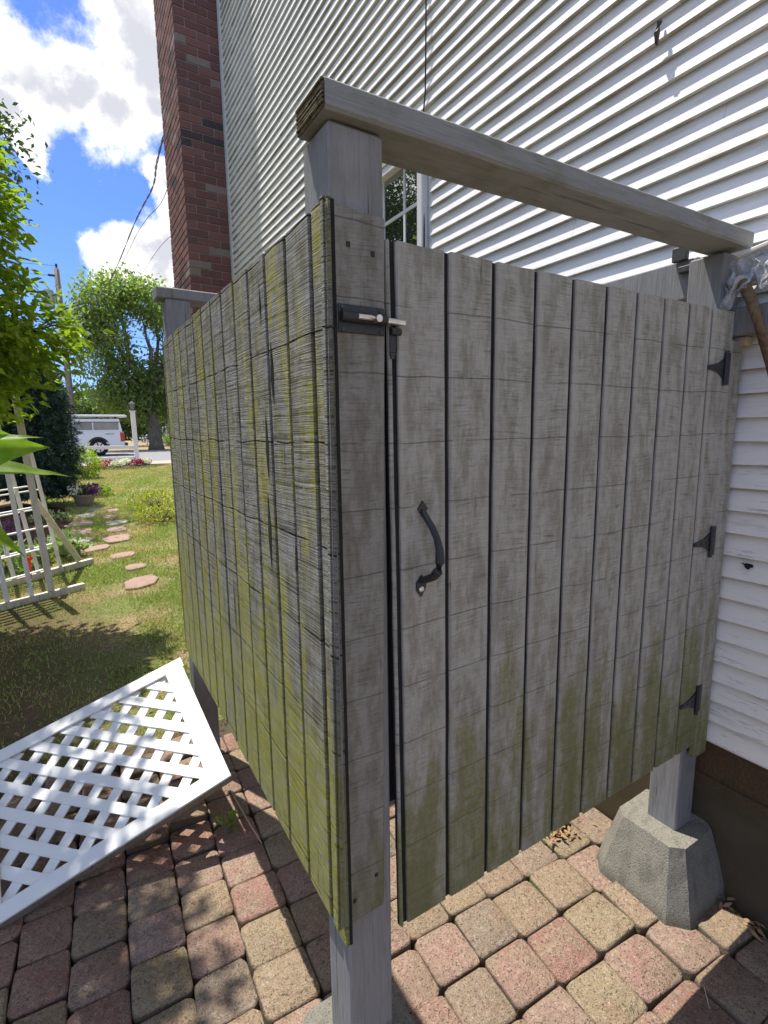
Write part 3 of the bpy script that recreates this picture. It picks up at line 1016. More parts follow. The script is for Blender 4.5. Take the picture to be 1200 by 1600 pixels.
def build_stall():
    # posts
    def post(x0, y0, z0, z1, label=None, m_='post_paint', top=0):
        m = MB(); m.cbox(x0, y0, z0, x0 + .089, y0 + .089, z1, .004)
        o = m.build('post', m_, stall)
        return o
    post(.0095, .0145, .20, 1.834)
    post(1.122, .0305, .185, 1.8485)
    post(.030, 1.450, -.02, 1.912)
    post(1.122, 1.450, -.02, 1.912)
    # rails (flat two by fours)
    m = MB()
    n = 14
    r = random.Random(2)
    V = []; F = []
    for i in range(n + 1):
        t = i / n
        x = -.002 + 1.184 * t
        zo = 1.835 + .022 * t + r.uniform(-.0006, .0006)
        yo = -.004 + r.uniform(-.0007, .0007)
        hh = .0385
        c = .004
        V += [(x, yo, zo + c), (x, yo + c, zo), (x, yo + .093 - c, zo), (x, yo + .093, zo + c), (x, yo + .093, zo + hh - c), (x, yo + .093 - c, zo + hh), (x, yo + c, zo + hh), (x, yo, zo + hh - c)]
    for i in range(n):
        for j in range(8):
            a = i * 8 + j; b = i * 8 + (j + 1) % 8
            F.append((a, b, b + 8, a + 8))
    F.append(tuple(range(8))[::-1]); F.append(tuple(n * 8 + j for j in range(8)))
    m.add(V, F)
    rail = m.build('top_rail', 'rail_paint', stall)
    m = MB()
    # rough growth rings showing at the rail's near end
    for k in range(7):
        zz = 1.837 + k * .0052
        m.cbox(-.0035 - .004 * abs(math.sin(k * 1.7 + .4)), -.002, zz, -.0022, .087, zz + .0036, .0009)
    m.build('rail_end', 'end_grain', rail)
    m = MB(); m.cbox(-.0, 1.447, 1.913, 1.21, 1.542, 1.952, .004)
    m.build('top_rail', 'post_paint', stall)
    m = MB(); m.cbox(1.178, .125, 1.765, 1.211, 1.448, 1.872, .004)
    m.build('ledger_board', 'old_grey' if 'old_grey' in MATS else 'post_paint', stall)
    # side panel
    tz = lambda y: 1.7267 + .0106 * y
    bz = lambda y: .5295 + .0227 * y
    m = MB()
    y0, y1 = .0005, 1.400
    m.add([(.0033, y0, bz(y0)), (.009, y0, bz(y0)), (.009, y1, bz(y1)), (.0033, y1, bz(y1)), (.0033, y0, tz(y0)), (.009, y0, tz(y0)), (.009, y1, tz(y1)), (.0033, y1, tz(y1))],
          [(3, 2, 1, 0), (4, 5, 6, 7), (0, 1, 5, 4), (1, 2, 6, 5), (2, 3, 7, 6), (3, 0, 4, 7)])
    sp = m.build('side_panel', 'groove_black', stall)
    edges = [0.0595 + .1016 * k for k in range(14)]
    gap = .0045
    r = random.Random(4)

    def board(face, a, b, z0f, z1f, parent, m_, skew=lambda t, z: 0, thick=.0055, base=.003, rows=16):
        """one rough board: a to b along the wall, with a slightly ragged top, bottom and sides. face 'x' or 'y'"""
        m = MB(); V = []; F = []
        c = .0025
        prof = [(a, 0), (a, thick - c), (a + c, thick), ((a + b) / 2, thick), (b - c, thick), (b, thick - c), (b, 0)]
        rag = [r.uniform(-.0015, .0015) for _ in prof]; rag2 = [r.uniform(-.0012, .0012) for _ in prof]
        bow = r.uniform(-.0012, .0012)
        for i in range(rows + 1):
            t = i / rows
            for j, (u, d) in enumerate(prof):
                zb = z0f(u) + (rag[j] if i == 0 else 0); zt = z1f(u) + (rag2[j] if i == rows else 0)
                z = zb + (zt - zb) * t
                uu = u + skew(t, u) + (r.uniform(-.0005, .0005) if 0 < j < 6 else r.uniform(-.0006, .0006))
                dd = d + (bow * math.sin(math.pi * t) if d > 0 else 0)
                if face == 'x': V.append((base - dd, uu, z))
                else: V.append((uu, base - dd, z))
        n = len(prof)
        for i in range(rows):
            for j in range(n - 1):
                q = (i * n + j, i * n + j + 1, (i + 1) * n + j + 1, (i + 1) * n + j)
                F.append(q if face == 'y' else q[::-1])
        F.append(tuple(range(n)) if face == 'x' else tuple(range(n))[::-1])
        tp = tuple(rows * n + j for j in range(n))
        F.append(tp[::-1] if face == 'x' else tp)
        m.add(V, F)
        return m.build('board', m_, parent)
    prev = .0005
    for k, e in enumerate(edges):
        if e > 1.4: break
        board('x', prev, e - gap, bz, tz, sp, 'panel_wood')
        prev = e + gap
    board('x', prev, 1.3985, bz, tz, sp, 'panel_wood')
    # short split at a groove and knots on the side panel
    for (yy, zz, w, hh) in ((.288, 1.385, .010, .14), (.296, 1.215, .012, .17), (.243, 1.52, .009, .12), (.292, 1.65, .004, .09), (.60, .98, .004, .2)):
        m = MB(); m.add([(-.0036, yy, zz - hh / 2), (-.0036, yy + w, zz - hh * .1), (-.0036, yy + w * .3, zz + hh / 2), (-.0036, yy - w * .6, zz + hh * .05)], [(0, 1, 2, 3)])
        m.build('split', 'cable', sp)
    # front corner strip, covering the corner post
    m = MB()
    r3 = random.Random(6)
    rows = 14; V = []; F = []
    for i in range(rows + 1):
        t = i / rows
        z = .570 + (1.722 - .570) * t
        xo = -.016 + .018 * t
        for (u, d) in ((0, 0), (0, .010), (.003, .0125), (.0875, .0125), (.0905, .010), (.0905, 0)):
            V.append((xo + u + r3.uniform(-.0005, .0005), .0135 - d, z + (.004 * u * 10 if i == 0 else 0) - (.006 * u * 10 if i == rows else 0)))
    n = 6
    for i in range(rows):
        for j in range(n - 1):
            F.append((i * n + j, i * n + j + 1, (i + 1) * n + j + 1, (i + 1) * n + j))
    F.append(tuple(range(n))[::-1]); F.append(tuple(rows * n + j for j in range(n)))
    m.add(V, F)
    cs = m.build('corner_strip', 'strip_wood', stall)
    # thin cover pieces between strip and side panel: layered edges at the corner
    m = MB()
    for (yy0, yy1, xx, tzz, bzz) in ((-.0075, -.0005, -.0045, 1.726, .548), (.0005, .0100, -.0085, 1.729, .535)):
        m.cbox(xx, yy0, bzz + .034, xx + .004, yy1, tzz, .0008, fn=lambda a, b, c: (a - .010 * (1.73 - c) / 1.2, b, c))
    m.build('edge_strip', 'panel_wood', stall)
    for (x_, z_) in ((.022, .612), (.066, .640), (.030, 1.672), (.070, 1.665)):
        m = MB(); m.cbox(x_ - .0035, .0002, z_ - .004, x_ + .0035, .003, z_ + .004, .0008, fn=lambda a, b, c: (a - .008 * (1.7 - c) / 1.2, b, c))
        m.build('nail_hole', 'cable', cs)
    # gate
    gb = lambda x: .5023 + .0064 * (x - .12)
    gt = lambda x: 1.6899 + .0064 * (x - .12)

    def skew(t, u):
        k = max(0, 1 - (u - .12) / .7)
        return (.0075 * (1 - t) - .0080 * t) * k
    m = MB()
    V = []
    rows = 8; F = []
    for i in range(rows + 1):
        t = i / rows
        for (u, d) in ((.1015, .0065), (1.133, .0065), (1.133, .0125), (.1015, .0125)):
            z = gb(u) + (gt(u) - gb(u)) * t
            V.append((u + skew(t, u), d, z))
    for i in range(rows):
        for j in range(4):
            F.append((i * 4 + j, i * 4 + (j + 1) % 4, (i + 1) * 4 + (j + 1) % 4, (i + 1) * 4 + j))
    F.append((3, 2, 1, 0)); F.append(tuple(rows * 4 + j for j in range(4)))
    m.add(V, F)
    gate = m.build('gate', 'groove_black', stall)
    prev = .1015
    ge = [.1194 + .1016 * k for k in range(11)]
    for e in ge:
        b = min(e, 1.133)
        if prev > 1.1: b = 1.133
        last = b > 1.12
        board('y', prev, (b - .0115) if not last else 1.133, gb, gt, gate, 'gate_wood', skew, thick=.0062, base=.0064)
        prev = e - .0015
        if last: break
    MB().box(.0990, .028, .745, .150, .045, 1.66).build('door_stop', 'groove_black', stall)
    # framing on the inside of the door
    m = MB()
    m.box(.13, .0127, .62, 1.10, .050, .708); m.box(.13, .0127, 1.50, 1.10, .050, 1.588)
    m.build('brace', 'inner_wood', gate)
    # door handle
    m = MB()
    P0 = Vector((.157, 0, 1.283)); P1 = Vector((.153, 0, 1.150))
    yo = -.0005
    m.prism([(0, .013), (.010, 0), (0, -.014), (-.010, 0)], (.157, yo, 1.283), (1, 0, 0), (0, 0, 1), (0, -1, 0), .003)
    m.prism([(0.002, .020), (.012, .008), (.009, -.006), (0, -.018), (-.009, -.006), (-.009, .008)], (.153, yo, 1.150), (1, 0, 0), (0, 0, 1), (0, -1, 0), .003)
    c = [(.157, -.004, 1.278), (.158, -.012, 1.268), (.160, -.024, 1.255), (.163, -.033, 1.238), (.165, -.038, 1.218), (.165, -.039, 1.198), (.163, -.036, 1.182), (.160, -.028, 1.172), (.156, -.016, 1.166), (.154, -.006, 1.160)]
    m.tube(c, [.005, .0055, .0058, .006, .0072, .0082, .0085, .0072, .0065, .006], 10)
    hd = m.build('handle', 'black_iron', gate, smooth=False)
    m = MB(); m.lathe([(.0052, 0), (.0052, .002), (.003, .0035)], (0, 0, 0), 8)
    m.v = [(.153 + x, -.0035 - z, 1.146 + y) for x, y, z in m.v]
    m.build('screw', 'steel', gate)
    # tee hinges
    for (hx, hz) in ((1.100, 1.557), (1.105, 1.108), (1.106, .652)):
        m = MB()
        m.prism([(-.078, .005), (-.058, .007), (-.030, .012), (-.004, .024), (-.004, -.024), (-.030, -.012), (-.058, -.007), (-.078, -.005), (-.081, 0)][::-1], (hx, -.0002, hz), (1, 0, 0), (0, 0, 1), (0, -1, 0), .003)
        m.cbox(hx + .006, -.0035, hz - .040, hx + .026, -.0004, hz + .040, .0008)
        m.tube([(hx, -.0055, hz - .042), (hx, -.0055, hz + .042)], .0046, 8)
        hi = m.build('hinge', 'black_iron', stall)
        for a, b in ((-.070, 0), (-.045, 0), (-.018, 0), (.016, .029), (.016, -.029)):
            m = MB().lathe([(.0032, 0), (.0032, .001), (.002, .0018)], (0, 0, 0), 7)
            m.v = [(hx + a + x, -.0036 - z, hz + b + y) for x, y, z in m.v]
            m.build('screw', 'worn_iron', hi)
    # barrel bolt
    m = MB()
    m.cbox(.010, -.0022, 1.5515, .0865, .0005, 1.5905, .0008)
    m.tube([(.0115, -.0075, 1.5725), (.0865, -.0075, 1.5725)], .0075, 10)
    bolt = m.build('bolt_latch', 'black_iron', stall)
    m = MB()
    m.tube([(.080, -.0075, 1.5725), (.118, -.0080, 1.5715)], .0052, 10)
    m.tube([(.036, -.0118, 1.5728), (.060, -.0118, 1.5728)], .0045, 10)
    m.tube([(.064, -.014, 1.5715), (.064, -.026, 1.5705)], .0052, 10)
    m.build('bolt', 'steel', bolt, smooth=False)
    for a, b in ((.0165, 1.5855), (.0800, 1.5855), (.0165, 1.5565), (.0800, 1.5565)):
        m = MB().lathe([(.0034, 0), (.0034, .001), (.002, .0018)], (0, 0, 0), 7)
        m.v = [(a + x, -.0024 - z, b + y) for x, y, z in m.v]
        m.build('screw', 'worn_iron', bolt)
    m = MB()
    m.cbox(.0955, -.0028, 1.528, .1065, -.0004, 1.566, .0008)
    m.tube([(.0955, -.006, 1.5585), (.1125, -.006, 1.5585)], .0055, 8)
    m.prism([(-.0055, 0), (.0055, 0), (.003, -.009), (-.003, -.009)][::-1], (.101, -.0004, 1.528), (1, 0, 0), (0, 0, 1), (0, -1, 0), .0024)
    m.build('bolt_keeper', 'black_iron', gate)
    # strip behind the hinges, on the wall post
    m = MB()
    rows = 10; V = []; F = []
    for i in range(rows + 1):
        t = i / rows
        z = .455 + (1.630 - .455) * t
        for (u, d) in ((1.137, .020), (1.137, .0075), (1.140, .005), (1.1945, .005), (1.2045, .0075), (1.2045, .020)):
            V.append((u + r3.uniform(-.0004, .0004) + .004 * (1 - t), d, z))
    for i in range(rows):
        for j in range(n - 1):
            F.append((i * n + j, i * n + j + 1, (i + 1) * n + j + 1, (i + 1) * n + j))
    F.append(tuple(range(n))[::-1]); F.append(tuple(rows * n + j for j in range(n)))
    m.add(V, F)
    m.build('hinge_strip', 'gate_wood', stall)
    # clips on the wall behind the post
    m = MB()
    m.cbox(1.160, .150, 1.868, 1.177, .190, 1.905, .002)
    m.cbox(1.160, .128, 1.835, 1.177, .170, 1.852, .002)
    m.build('pipe_clip', 'worn_iron', stall)


build_stall()


# ------------------------------------------------------------------ concrete pier blocks
def pier(cx_, cy_, zt, half_b, half_t, label, name='pier_block', rotz=0.0, yo=0.0):
    m = MB()
    r = random.Random(int(cx_ * 100))
    V = []; F = []
    rings = 6
    N = 16
    for i in range(rings + 1):
        t = i / rings
        z = -.02 + (zt + .02) * t
        hb = half_b + (half_t - half_b) * t
        ch = hb * .30
        oct_ = [(hb, -hb + ch), (hb, hb - ch), (hb - ch, hb), (-hb + ch, hb), (-hb, hb - ch), (-hb, -hb + ch), (-hb + ch, -hb), (hb - ch, -hb)]
        pts = []
        for k in range(8):
            a = oct_[k]; b = oct_[(k + 1) % 8]
            pts.append(a); pts.append(((a[0] + b[0]) / 2, (a[1] + b[1]) / 2))
        for (x, y) in pts:
            x += r.uniform(-.0012, .0012); y += r.uniform(-.0012, .0012)
            zz = z + (r.uniform(-.004, .003) if i == rings else 0)
            xx = x * math.cos(rotz) - y * math.sin(rotz); yy = x * math.sin(rotz) + y * math.cos(rotz)
            V.append((cx_ + xx, cy_ + yy, zz))
    for i in range(rings):
        for k in range(N):
            a = i * N + k; b = i * N + (k + 1) % N
            F.append((a, b, b + N, a + N))
    F.append(tuple(range(N))[::-1])
    V.append((cx_, cy_, zt - .002))
    for k in range(N):
        F.append((rings * N + k, rings * N + (k + 1) % N, len(V) - 1))
    m.add(V, F)
    o = m.build(name, 'concrete')
    tag(o, label, 'concrete block', 'concrete pier blocks under the posts')
    return o


pier(1.150, .080, .206, .158, .103, 'tapered concrete pier block under the post beside the house wall')
pier(.055, .062, .222, .140, .104, 'rough topped concrete pier block under the near corner post')


# ------------------------------------------------------------------ lattice panel
def build_lattice():
    Rp = Vector((.044, .961, .240))
    e1 = Vector((-.092, .923, .375)).normalized()
    nn = Vector((-.297, -.385, .874)).normalized()
    e2 = Vector((-.95, .031, -.309)).normalized()
    t = thing('framed_lattice', 'white framed diagonal lattice panel lying tilted on the patio against the stall', 'lattice', (Rp.x, Rp.y, 0))
    Hh = .603; L = .765

    def P(a, b, c=0): return Rp + e1 * a + e2 * b + nn * c

    def bar(name, a0, a1, b0, b1, c0, c1, m_='white_vinyl'):
        m = MB(); m.cbox(a0, b0, c0, a1, b1, c1, .0015, fn=lambda a, b, c: P(a, b, c))
        return m.build(name, m_, t)
    bar('frame_rail', .0, .052, .0, L, .0, .009)
    bar('frame_rail', .552, Hh, -.006, L, .0, .009)
    bar('frame_stile', .0525, .5515, .0, .070, .0, .009)
    bar('frame_stile', .0525, .5515, L - .070, L, .0, .009)
    # weathered edge wood below the white frame
    bar('frame_edge', .001, .020, .001, L - .001, -.031, -.0005, 'frame_edge')
    bar('frame_edge', Hh - .020, Hh - .001, .001, L - .001, -.031, -.0005, 'frame_edge')
    bar('frame_edge', .0205, Hh - .0205, .001, .020, -.031, -.0005, 'frame_edge')
    # slats in two crossing layers
    s2 = math.sqrt(.5)
    w = .0174
    a0, a1, b0, b1 = .040, .560, .055, L - .055
    pitch = .106

    def clip(kind, off):
        pts = []
        # line a - b = off (kind 0)  or a + b = off (kind 1)
        for b in (b0, b1):
            a = off + b if kind == 0 else off - b
            if a0 <= a <= a1: pts.append((a, b))
        for a in (a0, a1):
            b = a - off if kind == 0 else off - a
            if b0 < b < b1: pts.append((a, b))
        return pts[:2] if len(pts) >= 2 else None
    for kind, c0, c1, ph in ((0, -.0065, -.0010, .02), (1, -.0125, -.0070, .035)):
        off = ph - 1.3
        while off < 1.6:
            seg = clip(kind, off)
            if seg and math.dist(*seg) > .03:
                (pa, pb), (qa, qb) = sorted(seg)
                dvx, dvy = qa - pa, qb - pb
                ln = math.hypot(dvx, dvy); dvx /= ln; dvy /= ln
                m = MB()
                V = []
                for c in (c0, c1):
                    for (a, b, s) in ((pa, pb, 1), (qa, qb, 1), (qa, qb, -1), (pa, pb, -1)):
                        V.append(P(a - dvy * w * s, b + dvx * w * s, c))
                m.add(V, [(0, 1, 2, 3), (7, 6, 5, 4), (0, 4, 5, 1), (1, 5, 6, 2), (2, 6, 7, 3), (3, 7, 4, 0)])
                m.build('slat', 'white_vinyl', t)
            off += pitch
    m = MB()
    r = random.Random(8)
    for _ in range(16):
        m.tube([P(r.uniform(-.002, .014), -.001, r.uniform(-.008, .006)), P(r.uniform(-.004, .012), -.012 - r.random() * .008, r.uniform(-.008, .008))], [.0018, .0006], 4)
    m.build('splinter', 'frame_edge', t)


build_lattice()


# ------------------------------------------------------------------ plastic-wrapped fitting by the hinge post
def build_fitting():
    t = thing('wrapped_light', 'old wall light wrapped in torn clear plastic beside the hinge post', 'wall light', (1.2, -.03, 1.75))
    m = MB()
    m.cbox(1.135, -.125, 1.835, 1.213, .010, 1.845, .002, fn=lambda x, y, z: (x, y, z - (y + .03) * .16))
    m.cbox(1.150, -.100, 1.8475, 1.190, -.055, 1.860, .002)
    m.build('lamp_shade', 'white_trim', t)
    m = MB(); m.cbox(1.172, -.06, 1.775, 1.2135, .016, 1.832, .003)
    m.build('lamp_body', 'galvanised', t)
    # crumpled film
    r = np.random.default_rng(3)
    V = []; F = []
    nu, nv = 70, 34
    fold = [(r.uniform(5, 26), r.uniform(-9, 9), r.uniform(0, 6.3), r.uniform(.2, 1)) for _ in range(7)]
    for i in range(nu):
        for j in range(nv):
            a = i / (nu - 1); b = j / (nv - 1)
            rd = sum(w * (1 - abs(math.sin(p * a + q * b + ph))) ** 2 for p, q, ph, w in fold) / 7
            low = .062 + .05 * abs(math.sin(a * 6.5 + .8)) + .012 * math.sin(a * 31)
            y = .024 - .175 * a
            x = 1.150 - .050 * rd * (.3 + b) - .012 * b
            z = 1.829 + .030 * a - low * b
            V.append((x, y + .006 * math.sin(b * 14 + a * 3), z + .004 * rd))
    for i in range(nu - 1):
        for j in range(nv - 1):
            a = i * nv + j
            F += [(a, a + 1, a + nv + 1), (a, a + nv + 1, a + nv)]
    # torn flap
    k0 = len(V)
    for i in range(12):
        for j in range(10):
            a = i / 11; b = j / 9
            V.append((1.118 + .012 * math.sin(a * 9 + b * 5) + .01 * b, .022 - .055 * a + .008 * b, 1.760 - .050 * b * (1 - .45 * a) - .012 * math.sin(a * 7) + .01 * a))
    for i in range(11):
        for j in range(9):
            a = k0 + i * 10 + j
            F += [(a, a + 1, a + 11), (a, a + 11, a + 10)]
    np_mesh('plastic_sheet', V, F, 'plastic_film', t)
    # grey board and tan block below it
    o = MB().cbox(1.1605, -.12, 1.6425, 1.2095, .028, 1.7125, .003).build('wall_block', 'post_paint')
    tag(o, 'grey painted wooden block fixed to the clapboards below the plastic sheet', 'block')
    o = MB().cbox(1.178, -.012, 1.618, 1.2095, .022, 1.6415, .002).build('wood_offcut', 'tan_block')
    tag(o, 'small pale tan wood offcut tucked under the grey block', 'wood offcut')
    m = MB()
    m.tube([(1.185, .020, 1.768), (1.150, .010, 1.772), (1.132, -.012, 1.762), (1.128, -.032, 1.728), (1.130, -.050, 1.680), (1.133, -.070, 1.620), (1.138, -.088, 1.560), (1.144, -.104, 1.500), (1.150, -.118, 1.44)],
           [.010, .012, .0135, .013, .012, .0125, .012, .0115, .011], 10)
    tag(m.build('old_pipe', 'old_pipe', smooth=True), 'brown corroded bent pipe curving down beside the hinge post', 'pipe')


build_fitting()


# ------------------------------------------------------------------ garden trellis
def build_trellis():
    t = thing('garden_trellis', 'old cream wooden garden trellis standing on two ground rails by the bush', 'trellis', (-.75, 4.8, .03))
    g_ = lambda y: ground_z(y)

    def beam(name, p, q, w, h, m_, up=(0, 0, 1)):
        p, q = Vector(p), Vector(q)
        d = (q - p).normalized(); s = d.cross(Vector(up)).normalized(); u = s.cross(d)
        m = MB()
        L = (q - p).length
        m.cbox(0, -w / 2, -h / 2, L, w / 2, h / 2, .003, fn=lambda a, b, c: p + d * a + s * b + u * c)
        return m.build(name, m_, t)
    A0 = Vector((-1.45, 4.02, .05)); A1 = Vector((-.317, 4.565, .055))
    B0 = Vector((-1.55, 4.50, .075)); B1 = Vector((-.215, 5.455, .085))
    beam('ground_rail', A0, A1, .05, .06, 'old_white')
    beam('ground_rail', B0, B1, .05, .06, 'old_white')
    u = (A1 - A0).normalized(); ub = (B1 - B0).normalized()
    # uprights on the near rail, leaning back to the left at the top
    base = [-.565, -.70, -.86, -1.02, -1.18]
    for i, bx in enumerate(base):
        p = A0 + u * ((bx - A0.x) / u.x); p.z = .085
        q = Vector((p.x - .085, p.y + .02, 1.72 if i == 0 else 1.55))
        beam('upright', p, q, .052 if i == 0 else .034, .035 if i == 0 else .022, 'old_white' if i == 0 else 'trellis_slat', up=(0, 1, 0))
    # horizontals
    for k, z in enumerate((.24, .42, .60, .78, .96, 1.14)):
        p = A0 + u * ((-1.25 - A0.x) / u.x); q = A0 + u * ((-.59 - A0.x) / u.x)
        dx = -.085 * z / 1.6
        beam('slat', (p.x + dx, p.y + .035, z - .02), (q.x + dx, q.y + .035, z + .035), .030, .012, 'trellis_slat')
    # far side
    for i, bx in enumerate((-.50, -.68, -.86, -1.04)):
        p = B0 + ub * ((bx - B0.x) / ub.x); p.z = .115
        beam('upright', p, (p.x - .14, p.y - .05, 1.35), .034, .022, 'trellis_slat', up=(0, 1, 0))
    for k, z in enumerate((.34, .52, .70, .88)):
        p = B0 + ub * ((-1.2 - B0.x) / ub.x); q = B0 + ub * ((-.50 - B0.x) / ub.x)
        beam('slat', (p.x - .1 * z, p.y - .03, z - .02), (q.x - .1 * z, q.y - .03, z + .02), .028, .012, 'trellis_slat')
    beam('brace', (-.335, 5.36, .13), (-.610, 4.62, .86), .050, .03, 'old_white', up=(0, 1, 0))
    # red clip hanging on it
    m = MB()
    y = 4.545
    m.prism([(-.014, 0), (.014, 0), (.011, -.085), (.004, -.165), (-.004, -.165), (-.009, -.085)][::-1], (-.70, y, .36), (1, 0, 0), (0, 0, 1), (0, -1, 0), .012)
    m.prism([(-.028, .004), (.028, .010), (.028, -.012), (-.028, -.016)], (-.70, y - .013, .375), (1, 0, 0), (0, 0, 1), (0, 1, 0), .016)
    m.tube([(-.715, y - .003, .375), (-.718, y - .003, .41), (-.705, y, .425)], .005, 6)
    m.tube([(-.690, y - .003, .375), (-.687, y - .003, .405)], .005, 6)
    tag(m.build('red_peg', 'red_plastic'), 'bright red plastic peg hanging on the cream trellis', 'peg')


build_trellis()


# ------------------------------------------------------------------ stepping stones
stones = [(.152, 4.49, .339, .40, 'p'), (.162, 5.1, .255, .25, 'p'), (.10, 5.696, .306, .30, 'p'), (-.177, 6.225, .46, .32, 'p'), (-.289, 6.771, .311, .33, 'g'), (.112, 6.69, .384, .50, 'p'),
          (.154, 7.332, .308, .42, 'p'), (-.281, 7.406, .372, .50, 'p'), (.199, 7.90, .368, .42, 'g'), (-.281, 8.12, .482, .52, 'p'), (.153, 8.49, .247, .42, 'p'), (-.176, 8.83, .355, .50, 'g'), (.236, 9.179, .221, .40, 'p'), (-.004, 9.45, .29, .40, 'g')]
slab_words = ['pink stepping stone nearest the stall panel, half sunk in grass', 'narrow pink stepping stone second from the stall', 'pink stepping stone third from the stall',
              'long pink stepping stone at the start of the left row', 'pale grey stepping stone in the left row after the long pink one', 'broad pink stepping stone at the start of the right row',
              'pink stepping stone in the right row beyond the broad one', 'reddish stepping stone in the left row beside the trellis', 'pale grey stepping stone in the right row',
              'dark pink stepping stone in the shade of the spruce', 'small pink stepping stone in the right row past the grey one', 'grey stepping stone in the shade near the flower pot',
              'farthest small pink stepping stone of the right row', 'farthest grey stepping stone beside the flower pot']
for (x, y, w, l, c), lab in zip(stones, slab_words):
    r = random.Random(int(x * 1000 + y * 10))
    m = MB(); n = 7; z = ground_z(y)
    pr = [(w / 2 * (abs(math.cos(2 * math.pi * k / n)) ** .6) * (1 if math.cos(2 * math.pi * k / n) > 0 else -1) * r.uniform(.72, 1.02),
           l / 2 * (abs(math.sin(2 * math.pi * k / n)) ** .7) * (1 if math.sin(2 * math.pi * k / n) > 0 else -1) * r.uniform(.88, 1.1)) for k in range(n)]
    V = [(x + a, y + b + a * .35, z - .04) for a, b in pr] + [(x + a, y + b + a * .35, z + .008) for a, b in pr] + [(x + a * .95, y + (b + a * .35) * .95, z + .014) for a, b in pr]
    F = [tuple(range(2 * n, 3 * n))]
    for lv in (0, 1):
        F += [(lv * n + k, lv * n + (k + 1) % n, (lv + 1) * n + (k + 1) % n, (lv + 1) * n + k) for k in range(n)]
    m.add(V, F)
    tag(m.build('stepping_stone', 'stone_pink' if c == 'p' else 'stone_grey'), lab, 'stepping stone', 'stepping stones across the lawn')


# ------------------------------------------------------------------ grass
def build_grass():
    r = np.random.default_rng(21)

    def patch(n, x0, x1, y0, y1, hmin, hmax, wd):
        x = r.uniform(x0, x1, n); y = r.uniform(y0, y1, n)
        cl = np.sin(x * 5.1 + y * 2.3) * np.sin(y * 4.7 - x * 1.3) + np.sin(x * 13.1) * np.sin(y * 11.7) * .6
        keep = r.random(n) < np.clip(.62 + .35 * cl, .12, 1)
        shade = (x < .0) & (y < 4.6)
        keep &= ~(shade & (r.random(n) < .72))
        for sx, sy, w, l, c in stones:
            keep &= ~((abs(x - sx) < w * .38) & (abs(y - sy) < l * .34))
        keep &= ~((x > .03) & (x < .12) & (y < 1.56))
        keep &= ~((x < -.45) & (y > 6.3) & (y < 10.6))
        x = x[keep]; y = y[keep]; k = len(x)
        z = .45 * np.clip((y - 3) / 24, 0, 1) + np.where((y > 2) & (y < 12), .012 * np.sin(x * 3.1 + y * 1.7) * np.sin(y * 2.3), 0) - .003
        z = np.where((y < 1.95) & (x < 1.6), -.02, z)
        p = np.stack([x, y, z], 1)
        d = r.normal(size=(k, 3)) * .55; d[:, 2] = 1.0
        up = rdir(k, r)
        return scatter(p, d, up, r.uniform(hmin, hmax, k), r.uniform(wd * .7, wd * 1.3, k), TRI)
    parts = [patch(95000, -1.4, 1.2, 1.72, 5.0, .018, .052, .0058), patch(90000, -1.2, 1.6, 5.0, 10.0, .02, .058, .009), patch(60000, -.8, 3.2, 10.0, 19.3, .03, .07, .018),
             patch(16000, -9, -1.6, 1.7, 14, .02, .06, .014)]
    V = []; F = []; b = 0
    for v, f in parts:
        V.append(v); F.append(f + b); b += len(v)
    o = np_mesh('lawn_grass', np.concatenate(V), np.concatenate(F), 'grass_blade')
    tag(o, 'short patchy green and tan lawn grass around the stepping stones', 'grass', kind='stuff')


build_grass()


# ------------------------------------------------------------------ trees and shrubs
def in_ellipsoids(n, ells, r, shell=0.0):
    out = []
    vol = np.array([a * b * c for _, (a, b, c) in ells]); pr = vol ** .8 / (vol ** .8).sum()
    ks = r.choice(len(ells), n, p=pr)
    d = r.normal(size=(n, 3)); d /= np.linalg.norm(d, axis=1, keepdims=True)
    rad = (shell + (1 - shell) * r.random(n)) ** .45
    C = np.array([e[0] for e in ells])[ks]; S = np.array([e[1] for e in ells])[ks]
    return C + d * rad[:, None] * S, d


def clumped(nclump, per, ells, spread, r, shell=.3):
    c, d = in_ellipsoids(nclump, ells, r, shell)
    k = np.repeat(np.arange(nclump), per)
    p = c[k] + r.normal(size=(len(k), 3)) * spread
    return p, d[k], c


def limbs(m, base, targets, r0, r, seg=7, bend=.25):
    base = Vector(base)
    for tg in targets:
        tg = Vector(tg)
        pts = []
        n = 6
        off = Vector((r.uniform(-1, 1), r.uniform(-1, 1), r.uniform(-.2, .6))) * (tg - base).length * bend * .5
        for i in range(n + 1):
            t = i / n
            pts.append(base.lerp(tg, t) + off * math.sin(math.pi * t) + Vector((r.uniform(-1, 1), r.uniform(-1, 1), r.uniform(-1, 1))) * (tg - base).length * .02)
        m.tube(pts, [r0 * (1 - t / n) ** .8 + r0 * .10 for t in range(n + 1)], seg)
        yield pts


